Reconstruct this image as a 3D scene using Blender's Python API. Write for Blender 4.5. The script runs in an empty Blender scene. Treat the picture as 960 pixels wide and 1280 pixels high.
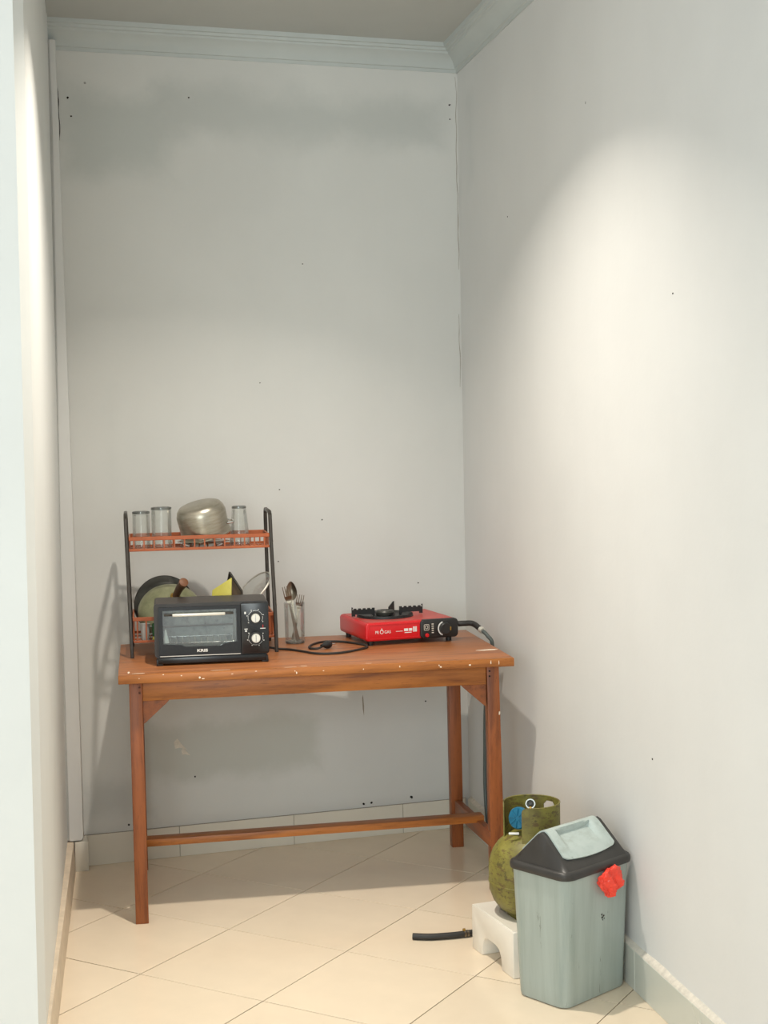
import bpy, bmesh, math, random
from mathutils import Vector, Matrix, noise
random.seed(7)
S = bpy.context.scene
COL = S.collection
PI = math.pi
def V(*a): return Vector(a)

# ------------------------------------------------------------------ camera
CAM_H = 1.43578
F_PX = 1820.38
PITCH, ROLL, YAW = 0.0535, -0.0195, 0.2099
cy, sy, cp, sp = math.cos(YAW), math.sin(YAW), math.cos(PITCH), math.sin(PITCH)
FW = V(sy*cp, cy*cp, -sp)
R0 = V(cy, -sy, 0)
U0 = R0.cross(FW)
RT = R0*math.cos(ROLL) + U0*math.sin(ROLL)
UP = -R0*math.sin(ROLL) + U0*math.cos(ROLL)
cam = bpy.data.cameras.new('camera')
cam.sensor_fit = 'VERTICAL'
cam.sensor_height = 36.0
cam.lens = F_PX/1280*36.0
cam.clip_start = 0.02
co = bpy.data.objects.new('camera', cam)
COL.objects.link(co)
M = Matrix((RT, UP, -FW)).transposed().to_4x4()
M.translation = V(0, 0, CAM_H)
co.matrix_world = M
S.camera = co

# ------------------------------------------------------------------ light
W = bpy.data.worlds.new('daylight')
S.world = W
W.use_nodes = True
bg = W.node_tree.nodes['Background']
bg.inputs['Color'].default_value = (0.93, 0.97, 1.0, 1)
bg.inputs['Strength'].default_value = 1.0

LAMP = V(0.51, 3.62, 2.76)
la = bpy.data.lights.new('downlight_bulb', 'AREA')
la.shape = 'DISK'
la.size = 0.07
la.energy = 20.5
la.spread = math.radians(114)
la.color = (1.0, 0.92, 0.81)
lo = bpy.data.objects.new('downlight_bulb', la)
lo.location = LAMP + V(0, 0, 0.006)
COL.objects.link(lo)

wl = bpy.data.lights.new('window_daylight', 'AREA')
wl.shape = 'RECTANGLE'
wl.size, wl.size_y = 2.2, 1.9
wl.energy = 96
wl.color = (0.88, 0.98, 0.98)
wo = bpy.data.objects.new('window_daylight', wl)
wo.location = V(-1.2, -1.0, 1.7)
wo.rotation_euler = (V(0.9, 3.4, 1.5) - wo.location).to_track_quat('-Z', 'Y').to_euler()
COL.objects.link(wo)

S.view_settings.view_transform = 'Standard'
S.view_settings.look = 'None'
S.view_settings.gamma = 1
S.view_settings.use_curve_mapping = False
S.view_settings.exposure = 0.0

# ------------------------------------------------------------------ materials
def srgb(r, g, b):
    f = lambda c: (c/255/12.92) if c/255 <= 0.04045 else ((c/255+0.055)/1.055)**2.4
    return (f(r), f(g), f(b), 1)

class NT:
    def __init__(s, name):
        s.m = bpy.data.materials.new(name)
        s.m.use_nodes = True
        s.t = s.m.node_tree
        s.p = s.t.nodes['Principled BSDF']
        s.out = s.t.nodes['Material Output']
    def n(s, typ, **kw):
        nd = s.t.nodes.new(typ)
        for k, v in kw.items(): setattr(nd, k, v)
        return nd
    def l(s, a, b): s.t.links.new(a, b)
    def coord(s, scale=(1, 1, 1), which='Object'):
        tc = s.n('ShaderNodeTexCoord'); mp = s.n('ShaderNodeMapping')
        mp.inputs['Scale'].default_value = scale
        s.l(tc.outputs[which], mp.inputs['Vector'])
        return mp.outputs['Vector']
    def noise(s, vec, scale, detail=4, rough=0.6):
        nd = s.n('ShaderNodeTexNoise')
        nd.inputs['Scale'].default_value = scale
        nd.inputs['Detail'].default_value = detail
        nd.inputs['Roughness'].default_value = rough
        s.l(vec, nd.inputs['Vector'])
        return nd.outputs['Fac']
    def ramp(s, fac, stops):
        r = s.n('ShaderNodeValToRGB')
        e = r.color_ramp.elements
        e[0].position, e[0].color = stops[0]
        e[1].position, e[1].color = stops[-1]
        for p, c in stops[1:-1]:
            x = e.new(p); x.color = c
        s.l(fac, r.inputs['Fac'])
        return r.outputs['Color']
    def mix(s, fac, a, b, mode='MIX'):
        m = s.n('ShaderNodeMix', data_type='RGBA', blend_type=mode)
        for sock, v in ((m.inputs[0], fac), (m.inputs[6], a), (m.inputs[7], b)):
            if hasattr(v, 'node'): s.l(v, sock)
            else: sock.default_value = v
        return m.outputs[2]
    def math(s, op, a, b=0.0, c=None):
        m = s.n('ShaderNodeMath', operation=op)
        vals = [a, b] + ([c] if c is not None else [])
        for i, v in enumerate(vals):
            if hasattr(v, 'node'): s.l(v, m.inputs[i])
            else: m.inputs[i].default_value = v
        return m.outputs[0]
    def bump(s, h, strength, dist=0.002):
        b = s.n('ShaderNodeBump')
        b.inputs['Strength'].default_value = strength
        b.inputs['Distance'].default_value = dist
        s.l(h, b.inputs['Height'])
        s.l(b.outputs['Normal'], s.p.inputs['Normal'])
    def set(s, color=None, rough=None, metal=None, **kw):
        if color is not None:
            if hasattr(color, 'node'): s.l(color, s.p.inputs['Base Color'])
            else: s.p.inputs['Base Color'].default_value = color
        if rough is not None:
            if hasattr(rough, 'node'): s.l(rough, s.p.inputs['Roughness'])
            else: s.p.inputs['Roughness'].default_value = rough
        if metal is not None: s.p.inputs['Metallic'].default_value = metal
        for k, v in kw.items(): s.p.inputs[k.replace('_', ' ')].default_value = v
        return s.m

def simple(name, rgb, rough=0.5, metal=0.0, var=0.10, scale=30, bump=0.05, **kw):
    a = NT(name)
    c = srgb(*rgb)
    v = a.coord()
    f = a.noise(v, scale)
    d = tuple(x*(1-var) for x in c[:3]) + (1,)
    u = tuple(min(1, x*(1+var)) for x in c[:3]) + (1,)
    a.set(a.ramp(f, [(0.3, d), (0.7, u)]), rough, metal, **kw)
    if bump: a.bump(a.noise(v, scale*6, 3), bump)
    return a.m

def painted_wall(name, rgb, stains=(), axis='x', specks=True):
    """matt off-white paint; stains are (c0, z0, half width, half height, softness, strength, colour factor)"""
    a = NT(name)
    v = a.coord()
    base = srgb(*rgb)
    f = a.noise(v, 1.3, 5, 0.55)
    lo_ = tuple(x*0.93 for x in base[:3]) + (1,)
    col = a.ramp(f, [(0.35, lo_), (0.65, base)])
    st = a.coord((9, 9, 0.7))
    f2 = a.noise(st, 2.0, 3)
    col = a.mix(a.math('MULTIPLY', f2, 0.10), col, tuple(x*0.80 for x in base[:3]) + (1,))
    if stains:
        sep = a.n('ShaderNodeSeparateXYZ')
        a.l(v, sep.inputs[0])
        H = sep.outputs['X' if axis == 'x' else 'Y']
        Z = sep.outputs['Z']
        wob = a.math('MULTIPLY', a.math('SUBTRACT', a.noise(v, 4, 5, 0.65), 0.5), 0.18)
        for (h0, z0, hw, hh, soft, k, tint) in stains:
            dx = a.math('SUBTRACT', a.math('ABSOLUTE', a.math('SUBTRACT', H, h0)), hw)
            dz = a.math('SUBTRACT', a.math('ABSOLUTE', a.math('SUBTRACT', Z, z0)), hh)
            d = a.math('ADD', a.math('MAXIMUM', dx, dz), wob)
            mask = a.n('ShaderNodeMapRange', interpolation_type='SMOOTHSTEP')
            mask.inputs['From Min'].default_value = 0
            mask.inputs['From Max'].default_value = -soft
            mask.inputs['To Min'].default_value = 0
            mask.inputs['To Max'].default_value = k
            a.l(d, mask.inputs['Value'])
            col = a.mix(mask.outputs[0], col, tuple(base[i]*tint[i] for i in range(3)) + (1,))
    if specks:
        sp_ = a.n('ShaderNodeTexVoronoi', feature='F1')
        sp_.inputs['Scale'].default_value = 2.6
        a.l(v, sp_.inputs['Vector'])
        m = a.math('LESS_THAN', sp_.outputs['Distance'], 0.010)
        col = a.mix(a.math('MULTIPLY', m, 0.6), col, srgb(90, 88, 82))
    a.set(col, 0.62)
    a.p.inputs['Specular IOR Level'].default_value = 0.3
    a.bump(a.noise(v, 60, 5), 0.12, 0.003)
    return a.m

def wood(name, base, dark, along='x', scale=1.0, rough=0.42):
    a = NT(name)
    sc = {'x': (1.2, 14, 14), 'y': (14, 1.2, 14), 'z': (14, 14, 1.2)}[along]
    v = a.coord(tuple(s*scale for s in sc))
    f = a.noise(v, 3.2, 8, 0.62)
    big = a.noise(a.coord(tuple(s*0.35 for s in sc)), 2.2, 3)
    c = a.ramp(f, [(0.30, srgb(*dark)), (0.52, srgb(*base)), (0.75, tuple(min(1, x*1.25) for x in srgb(*base)[:3]) + (1,))])
    c = a.mix(a.math('MULTIPLY', big, 0.45), c, srgb(*dark))
    fine = a.noise(a.coord(tuple(s*4 for s in sc)), 6, 3)
    c = a.mix(a.math('MULTIPLY', a.math('GREATER_THAN', fine, 0.64), 0.35), c, srgb(dark[0]*0.6, dark[1]*0.6, dark[2]*0.6))
    a.set(c, a.math('ADD', a.math('MULTIPLY', f, 0.25), rough - 0.12))
    a.bump(f, 0.15, 0.002)
    return a.m

def mottled(name, cols, scale, rough, metal=0.0, stretch=(1, 1, 1), bump=0.2):
    a = NT(name)
    v = a.coord(stretch)
    f = a.noise(v, scale, 8, 0.7)
    n = len(cols)
    a.set(a.ramp(f, [(0.3 + 0.4*i/(n-1), srgb(*c)) for i, c in enumerate(cols)]), rough, metal)
    a.bump(f, bump, 0.002)
    return a.m

def glass_mat(name, tint=(0.93, 0.96, 0.95, 1), alpha=0.75, rough=0.05, dust=(190, 190, 182), dust_amt=0.12, fres=0.75):
    a = NT(name)
    tr = a.n('ShaderNodeBsdfTransparent'); tr.inputs['Color'].default_value = tint
    gl = a.n('ShaderNodeBsdfGlossy'); gl.inputs['Roughness'].default_value = rough
    df = a.n('ShaderNodeBsdfDiffuse'); df.inputs['Color'].default_value = srgb(*dust)
    fr = a.n('ShaderNodeLayerWeight'); fr.inputs['Blend'].default_value = 0.35
    m1 = a.n('ShaderNodeMixShader'); m2 = a.n('ShaderNodeMixShader')
    nz = a.noise(a.coord(), 40, 4)
    a.l(a.math('MULTIPLY', nz, 2*dust_amt), m1.inputs['Fac'])
    a.l(tr.outputs[0], m1.inputs[1]); a.l(df.outputs[0], m1.inputs[2])
    k = a.math('ADD', a.math('MULTIPLY', fr.outputs['Fresnel'], fres), 1-alpha-0.2)
    a.l(a.math('MINIMUM', k, 0.9), m2.inputs['Fac'])
    a.l(m1.outputs[0], m2.inputs[1]); a.l(gl.outputs[0], m2.inputs[2])
    a.l(m2.outputs[0], a.out.inputs['Surface'])
    return a.m

WALLC = (220, 220, 218)
M = {}
M['wall_plain'] = painted_wall('white_wall_paint', WALLC)
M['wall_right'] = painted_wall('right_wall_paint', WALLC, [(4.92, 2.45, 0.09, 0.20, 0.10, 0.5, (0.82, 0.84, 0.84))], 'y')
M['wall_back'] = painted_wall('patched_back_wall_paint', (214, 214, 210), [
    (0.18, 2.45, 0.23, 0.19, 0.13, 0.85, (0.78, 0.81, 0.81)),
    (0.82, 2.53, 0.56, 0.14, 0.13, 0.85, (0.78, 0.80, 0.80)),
    (0.13, 1.42, 0.06, 0.24, 0.12, 0.55, (0.84, 0.86, 0.86)),
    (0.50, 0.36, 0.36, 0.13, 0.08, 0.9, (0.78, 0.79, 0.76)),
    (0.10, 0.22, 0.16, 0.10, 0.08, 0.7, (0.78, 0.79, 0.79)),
    (1.10, 1.00, 0.14, 0.16, 0.2, 0.3, (0.88, 0.87, 0.85))])
M['wall_left'] = painted_wall('left_wall_paint', (226, 227, 224))
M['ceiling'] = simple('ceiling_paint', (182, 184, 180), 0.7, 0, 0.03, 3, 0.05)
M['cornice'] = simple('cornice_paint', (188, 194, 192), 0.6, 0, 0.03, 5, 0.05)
def tile_mat(name, rgb, rough):
    a = NT(name)
    oi = a.n('ShaderNodeObjectInfo')
    v = a.coord()
    f = a.noise(v, 7, 5)
    c = srgb(*rgb)
    col = a.ramp(f, [(0.3, tuple(x*0.95 for x in c[:3]) + (1,)), (0.7, c)])
    hs = a.n('ShaderNodeHueSaturation')
    a.l(a.math('ADD', a.math('MULTIPLY', oi.outputs['Random'], 0.05), 0.965), hs.inputs['Value'])
    a.l(col, hs.inputs['Color'])
    a.set(hs.outputs['Color'], a.math('ADD', a.math('MULTIPLY', a.noise(v, 3, 4), 0.12), rough))
    return a.m
M['tile'] = tile_mat('cream_floor_tile', (236, 219, 194), 0.12)
M['grout'] = simple('dark_grout', (96, 76, 58), 0.9, 0, 0.15, 40, 0.1)
M['sk_back'] = tile_mat('pale_skirting_tile', (226, 220, 206), 0.25)
M['sk_right'] = tile_mat('grey_skirting_tile', (204, 206, 196), 0.22)
M['mortar'] = simple('white_mortar', (218, 211, 198), 0.9, 0, 0.12, 60, 0.6)
M['sk_left'] = simple('sandy_skirting', (214, 198, 176), 0.6, 0, 0.10, 25, 0.2)
WB, WD = (176, 108, 46), (118, 64, 26)
M['wood_x'] = wood('orange_wood_lengthwise', WB, WD, 'x')
M['wood_top'] = wood('orange_wood_tabletop', (172, 110, 66), (130, 76, 42), 'x', 0.8, 0.40)
M['wood_y'] = wood('orange_wood_crosswise', (150, 84, 40), (100, 50, 24), 'y')
M['wood_z'] = wood('orange_wood_upright', (156, 88, 44), (106, 54, 26), 'z')
M['chip'] = simple('bare_white_chip', (240, 225, 205), 0.8, 0, 0.05, 50, 0)
M['black'] = simple('black_plastic', (34, 34, 34), 0.42, 0, 0.15, 20, 0.05)
M['scratch'] = simple('grey_scratch', (150, 142, 128), 0.9, 0, 0.1, 20, 0)
M['hole'] = simple('dark_hole', (30, 24, 20), 0.9, 0, 0.1, 20, 0)
M['oven_body'] = simple('charcoal_oven_steel', (54, 50, 47), 0.42, 0, 0.12, 8, 0.05)
M['oven_black'] = simple('glossy_black_oven_plastic', (26, 27, 28), 0.25, 0, 0.1, 10, 0.02)
def galv():
    a = NT('galvanised_oven_interior')
    v = a.coord((1, 1, 1))
    f = a.noise(v, 55, 6, 0.7)
    a.set(a.ramp(f, [(0.28, srgb(96, 100, 98)), (0.45, srgb(190, 194, 190)), (0.75, srgb(226, 228, 224))]), 0.5, 0.25)
    return a.m
M['galv'] = galv()
M['chrome'] = simple('bright_chrome', (215, 215, 212), 0.18, 1.0, 0.04, 30, 0)
M['silver'] = simple('satin_silver', (222, 219, 208), 0.38, 0.5, 0.05, 30, 0)
M['white_print'] = simple('white_print', (225, 225, 220), 0.6, 0, 0.02, 30, 0)
M['red_print'] = simple('red_print', (170, 30, 24), 0.5, 0, 0.02, 30, 0)
M['oven_glass'] = glass_mat('dusty_oven_glass', (0.88, 0.91, 0.90, 1), 0.74, 0.06, (190, 192, 186), 0.09)
M['glass'] = glass_mat('clear_glass', (0.97, 0.98, 0.975, 1), 0.795, 0.04, (224, 222, 216), 0.05, 0.4)
M['glass_base'] = glass_mat('thick_grey_glass', (0.62, 0.64, 0.63, 1), 0.75, 0.08, (150, 150, 146), 0.2)
M['rack_metal'] = simple('dark_bronze_metal', (66, 60, 54), 0.38, 0.55, 0.2, 40, 0.1)
M['rack_orange'] = simple('orange_plastic', (166, 84, 38), 0.4, 0, 0.12, 30, 0.05)
M['alu'] = mottled('worn_aluminium', [(150, 142, 126), (174, 167, 152), (194, 188, 175)], 9, 0.33, 0.9, (1, 1, 6), 0.05)
M['steel'] = simple('cutlery_steel', (128, 118, 104), 0.28, 0.95, 0.1, 30, 0)
M['pan_dark'] = simple('dark_pan_iron', (66, 66, 62), 0.4, 0.4, 0.2, 18, 0.1)
M['wok_olive'] = mottled('olive_enamel', [(96, 98, 72), (126, 128, 98), (146, 146, 118)], 14, 0.42, 0.1)
M['brass'] = simple('aged_brass', (170, 138, 70), 0.4, 0.8, 0.15, 40, 0.05)
M['handle_wood'] = simple('dark_handle_wood', (80, 54, 38), 0.5, 0, 0.2, 30, 0.1)
M['handle_tip'] = simple('reddish_handle_tip', (112, 70, 42), 0.55, 0, 0.15, 30, 0.1)
M['board'] = simple('yellow_green_plastic', (196, 186, 84), 0.45, 0, 0.1, 20, 0.05)
M['tray_brown'] = simple('grey_brown_tray', (112, 96, 80), 0.42, 0.3, 0.15, 20, 0.05)
M['green'] = simple('green_sponge', (52, 96, 56), 0.9, 0, 0.2, 60, 0.3)
M['cup_white'] = simple('pale_grey_cup', (188, 190, 186), 0.4, 0, 0.05, 20, 0)
M['stove_red'] = simple('glossy_red_enamel', (206, 26, 34), 0.30, 0, 0.06, 12, 0.03)
M['stove_top'] = simple('dusty_red_enamel', (186, 66, 58), 0.42, 0, 0.10, 14, 0.05)
M['cast'] = simple('black_cast_iron', (30, 30, 31), 0.5, 0.2, 0.2, 40, 0.15)
M['rubber'] = simple('black_rubber', (40, 38, 36), 0.55, 0, 0.15, 40, 0.1)
M['hose_grey'] = simple('grey_green_hose', (78, 86, 84), 0.5, 0, 0.12, 40, 0.1)
def olive():
    a = NT('scuffed_olive_paint')
    v = a.coord()
    f = a.noise(v, 9, 8, 0.68)
    c = a.ramp(f, [(0.28, srgb(72, 60, 38)), (0.42, srgb(104, 96, 46)), (0.58, srgb(130, 124, 56)), (0.75, srgb(156, 148, 78))])
    s = a.noise(a.coord((16, 16, 40)), 2.6, 6, 0.7)
    c = a.mix(a.math('MULTIPLY', a.math('GREATER_THAN', s, 0.565), 0.62), c, srgb(84, 58, 42))
    s2 = a.noise(v, 34, 4, 0.6)
    c = a.mix(a.math('MULTIPLY', a.math('GREATER_THAN', s2, 0.62), 0.55), c, srgb(60, 50, 36))
    a.set(c, 0.5)
    a.bump(f, 0.25, 0.002)
    return a.m
M['olive'] = olive()
M['blue'] = simple('blue_plastic', (10, 98, 130), 0.38, 0, 0.15, 30, 0.05)
def stand_m():
    return simple('white_ceramic', (232, 226, 214), 0.35, 0, 0.04, 10, 0.05)
M['stand'] = stand_m()
def bin_m():
    a = NT('grey_green_bin_plastic')
    v = a.coord()
    base = srgb(158, 168, 162)
    st = a.noise(a.coord((16, 16, 1.0)), 2.4, 5, 0.65)
    c = a.ramp(st, [(0.25, srgb(144, 155, 148)), (0.5, base), (0.75, srgb(166, 177, 171))])
    d = a.noise(a.coord((30, 30, 5)), 1.5, 6, 0.7)
    c = a.mix(a.math('MULTIPLY', a.math('GREATER_THAN', d, 0.655), 0.5), c, srgb(104, 108, 96))
    a.set(c, 0.42)
    return a.m
M['bin'] = bin_m()
def flap_m():
    a = NT('scuffed_flap_plastic')
    v = a.coord()
    f = a.noise(v, 26, 7, 0.72)
    c = a.ramp(f, [(0.30, srgb(160, 168, 162)), (0.5, srgb(176, 188, 184)), (0.7, srgb(184, 194, 190))])
    k = a.noise(v, 55, 5, 0.7)
    c = a.mix(a.math('MULTIPLY', a.math('GREATER_THAN', k, 0.68), 0.5), c, srgb(112, 110, 100))
    a.set(c, 0.45)
    return a.m
M['flap'] = flap_m()
M['lid'] = simple('black_lid_plastic', (52, 50, 48), 0.42, 0, 0.12, 20, 0.08)
M['redbag'] = simple('thin_red_plastic', (238, 70, 52), 0.35, 0, 0.12, 40, 0.1)
M['lamp'] = None
lm_ = NT('lit_lamp_diffuser')
lm_.set((0.9, 0.88, 0.8, 1), 0.5)
lm_.p.inputs['Emission Color'].default_value = (1, 0.80, 0.57, 1)
lm_.p.inputs['Emission Strength'].default_value = 3.0
M['lamp'] = lm_.m

# ------------------------------------------------------------------ mesh helpers
class G:
    def __init__(s): s.bm = bmesh.new()
    def merge(s, b, mat=None):
        if mat is not None: bmesh.ops.transform(b, matrix=mat, verts=b.verts)
        me = bpy.data.meshes.new('tmp'); b.to_mesh(me); b.free()
        s.bm.from_mesh(me); bpy.data.meshes.remove(me)
        return s
    def box(s, x0, x1, y0, y1, z0, z1, bev=0.0, seg=2, mat=None):
        b = bmesh.new()
        bmesh.ops.create_cube(b, size=1)
        for v in b.verts:
            v.co = V(x0 + (v.co.x+.5)*(x1-x0), y0 + (v.co.y+.5)*(y1-y0), z0 + (v.co.z+.5)*(z1-z0))
        if bev: bmesh.ops.bevel(b, geom=b.edges[:], offset=bev, segments=seg, affect='EDGES', profile=0.5)
        return s.merge(b, mat)
    def hexa(s, lo, hi, bev=0.0, seg=2):
        """lo, hi: four points each (bottom, top), same winding"""
        b = bmesh.new()
        a = [b.verts.new(p) for p in lo]; c = [b.verts.new(p) for p in hi]
        b.faces.new(a[::-1]); b.faces.new(c)
        for i in range(4): b.faces.new((a[i], a[(i+1) % 4], c[(i+1) % 4], c[i]))
        bmesh.ops.recalc_face_normals(b, faces=b.faces)
        if bev: bmesh.ops.bevel(b, geom=b.edges[:], offset=bev, segments=seg, affect='EDGES', profile=0.5)
        return s.merge(b)
    def loft(s, rings, cap0=True, cap1=True, closed=True):
        b = bmesh.new()
        R = [[b.verts.new(p) for p in r] for r in rings]
        n = len(R[0])
        for a, c in zip(R[:-1], R[1:]):
            for i in range(n if closed else n-1):
                j = (i+1) % n
                b.faces.new((a[i], a[j], c[j], c[i]))
        if cap0: b.faces.new(R[0][::-1])
        if cap1: b.faces.new(R[-1])
        bmesh.ops.recalc_face_normals(b, faces=b.faces)
        return s.merge(b)
    def lathe(s, prof, n=32, mat=None, cap0=False, cap1=False):
        rings = []
        for r, z in prof:
            r = max(r, 1e-5)
            rings.append([V(r*math.cos(2*PI*i/n), r*math.sin(2*PI*i/n), z) for i in range(n)])
        if mat is not None: rings = [[mat @ p for p in r] for r in rings]
        return s.loft(rings, cap0, cap1)
    def tube(s, pts, r, n=10, cap=True):
        pts = [Vector(p) for p in pts]
        rr = r if isinstance(r, (list, tuple)) else [r]*len(pts)
        rings = []
        up = None
        for i, p in enumerate(pts):
            t = (pts[min(i+1, len(pts)-1)] - pts[max(i-1, 0)]).normalized()
            if up is None:
                up = t.orthogonal().normalized()
            else:
                up = (up - t*up.dot(t)).normalized()
            w = t.cross(up)
            rings.append([p + (up*math.cos(2*PI*k/n) + w*math.sin(2*PI*k/n))*rr[i] for k in range(n)])
        return s.loft(rings, cap, cap)
    def prism(s, poly, axis, t0, t1, bev=0.0, seg=2):
        """poly in the plane normal to axis ('x': (y,z), 'y': (x,z), 'z': (x,y))"""
        def P(u, v, t): return {'x': V(t, u, v), 'y': V(u, t, v), 'z': V(u, v, t)}[axis]
        b = bmesh.new()
        A = [b.verts.new(P(u, v, t0)) for u, v in poly]
        B = [b.verts.new(P(u, v, t1)) for u, v in poly]
        b.faces.new(A); b.faces.new(B[::-1])
        n = len(poly)
        for i in range(n): b.faces.new((A[i], A[(i+1) % n], B[(i+1) % n], B[i]))
        bmesh.ops.recalc_face_normals(b, faces=b.faces)
        if bev: bmesh.ops.bevel(b, geom=b.edges[:], offset=bev, segments=seg, affect='EDGES', profile=0.5)
        return s.merge(b)
    def ring(s, outer, inner, y0, y1):
        """frame between two polygons (x,z) of equal length, extruded in y"""
        b = bmesh.new()
        n = len(outer)
        L = [[b.verts.new(V(p[0], y, p[1])) for p in poly] for poly in (outer, inner) for y in (y0, y1)]
        o0, o1, i0, i1 = L
        for k in range(n):
            j = (k+1) % n
            b.faces.new((o0[k], o0[j], i0[j], i0[k]))
            b.faces.new((o1[j], o1[k], i1[k], i1[j]))
            b.faces.new((o0[j], o0[k], o1[k], o1[j]))
            b.faces.new((i0[k], i0[j], i1[j], i1[k]))
        bmesh.ops.recalc_face_normals(b, faces=b.faces)
        return s.merge(b)
    def build(s, name, mat, parent=None, smooth=35, loc=None):
        me = bpy.data.meshes.new(name)
        bmesh.ops.remove_doubles(s.bm, verts=s.bm.verts, dist=1e-6)
        s.bm.to_mesh(me); s.bm.free()
        me.materials.append(mat)
        if smooth:
            me.shade_smooth()
            me.set_sharp_from_angle(angle=math.radians(smooth))
        o = bpy.data.objects.new(name, me)
        COL.objects.link(o)
        if parent: o.parent = parent
        if loc: o.location = loc
        return o

def rrect(x0, x1, z0, z1, r, n=5):
    pts = []
    for cx, cz, a0 in ((x1-r, z0+r, -PI/2), (x1-r, z1-r, 0), (x0+r, z1-r, PI/2), (x0+r, z0+r, PI)):
        for i in range(n+1):
            a = a0 + PI/2*i/n
            pts.append((cx + r*math.cos(a), cz + r*math.sin(a)))
    return pts

def empty(name, loc=(0, 0, 0), rz=0.0):
    o = bpy.data.objects.new(name, None)
    o.location = loc; o.rotation_euler = (0, 0, rz)
    o.empty_display_size = 0.05
    COL.objects.link(o)
    return o
def tag(o, label, cat, group=None):
    o['label'] = label; o['category'] = cat
    if group: o['group'] = group
    return o
def struct(o):
    o['kind'] = 'structure'
    return o
def smooth_path(pts, per=8):
    """Catmull-Rom through the points"""
    P = [Vector(p) for p in pts]
    P = [P[0]*2-P[1]] + P + [P[-1]*2-P[-2]]
    out = []
    for i in range(1, len(P)-2):
        for k in range(per):
            t = k/per
            a, b, c, d = P[i-1], P[i], P[i+1], P[i+2]
            out.append(0.5*((2*b) + (c-a)*t + (2*a-5*b+4*c-d)*t*t + (3*b-a-3*c+d)*t**3))
    out.append(P[-2])
    return out
def text_mesh(name, body, size, mat, parent, matrix, depth=0.0003, bold=0.0, xs=1.0):
    cu = bpy.data.curves.new(name, 'FONT')
    cu.body = body; cu.size = size; cu.extrude = depth; cu.align_x = 'CENTER'; cu.align_y = 'CENTER'
    cu.offset = bold
    cu.resolution_u = 3
    tmp = bpy.data.objects.new('tmp_text', cu)
    COL.objects.link(tmp)
    dg = bpy.context.evaluated_depsgraph_get()
    me = bpy.data.meshes.new_from_object(tmp.evaluated_get(dg))
    bpy.data.objects.remove(tmp)
    me.name = name
    me.transform(Matrix.Diagonal((xs, 1, 1, 1)))
    me.transform(matrix)
    me.materials.clear(); me.materials.append(mat)
    o = bpy.data.objects.new(name, me)
    COL.objects.link(o); o.parent = parent
    return o
# text facing -y, reading along +x
FRONT = lambda x, y, z: Matrix.Translation((x, y, z)) @ Matrix.Rotation(PI/2, 4, 'X')

# ------------------------------------------------------------------ the room
BA = 0.0919                      # the back wall is not quite square to the right one
def back_y(x, off=0.0): return 4.9477 + x*math.tan(BA) - off/math.cos(BA)
XR = 1.3655                      # face of the right skirting
XW = 1.3805                      # right wall
ZC = 2.80                        # ceiling
YB0 = -1.4
FX0 = -2.6
YE = 3.30                        # end face of the left wall

def lerp(a, b, t): return a + (b-a)*t
def e1(z): return lerp(-0.114, -0.094, z/2.8)
def e2(z): return lerp(-0.098, -0.072, z/2.8)
def far(z): return lerp(-0.052, -0.034, z/2.8)

# back wall
g = G()
y0, y1 = back_y(-0.30, -0.010), back_y(1.60, -0.010)
g.hexa([V(-0.3, y0, -0.05), V(1.6, y1, -0.05), V(1.6, y1+0.12, -0.05), V(-0.3, y0+0.12, -0.05)],
       [V(-0.3, y0, ZC+.05), V(1.6, y1, ZC+.05), V(1.6, y1+0.12, ZC+.05), V(-0.3, y0+0.12, ZC+.05)])
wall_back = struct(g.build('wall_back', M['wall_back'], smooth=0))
# right wall
g = G().box(XW, XW+0.12, YB0, 5.25, -0.05, ZC+0.05)
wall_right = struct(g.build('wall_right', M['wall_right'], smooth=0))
# left wall: warped slab with chamfered near corner and an end face running off to the left
b = bmesh.new()
cols = []
NZ = 8
for i in range(NZ+1):
    z = lerp(-0.05, ZC+0.05, i/NZ)
    cols.append([b.verts.new(p) for p in (V(FX0, YE+0.01, z), V(e1(z), YE, z), V(e2(z), YE+0.04, z), V(far(z), 5.02, z), V(FX0, 5.02, z))])
for a, c in zip(cols[:-1], cols[1:]):
    for k in range(5):
        b.faces.new((a[k], a[(k+1) % 5], c[(k+1) % 5], c[k]))
b.faces.new(cols[0]); b.faces.new(cols[-1])
bmesh.ops.recalc_face_normals(b, faces=b.faces)
g = G(); g.merge(b)
wall_left = struct(g.build('wall_left', M['wall_left'], smooth=20))
# plastered corner column
g = G()
def colring(z, xl, xr):
    yf = 4.895
    return [V(xl, yf+0.004, z), V(xl+0.004, yf, z), V(xr-0.012, yf, z), V(xr-0.003, yf+0.004, z), V(xr, yf+0.014, z), V(xr, 5.0, z), V(xl-0.03, 5.0, z), V(xl-0.03, yf+0.03, z)]
prof = [(0.104, -0.049, -0.006), (0.112, -0.051, 0.0), (1.04, -0.050, -0.001), (2.45, -0.034, -0.010), (2.73, -0.036, -0.013)]
g.loft([colring(*p) for p in prof])
column = struct(g.build('trim_1', M['wall_plain'], smooth=40))
g = G().box(-0.031, 0.013, 4.893, 4.99, 0, 0.099, 0.0015)
struct(g.build('baseboard_corner', M['sk_back'], smooth=40))
# ceiling
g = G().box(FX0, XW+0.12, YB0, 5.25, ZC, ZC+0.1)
ceiling = struct(g.build('ceiling', M['ceiling'], smooth=0))

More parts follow.
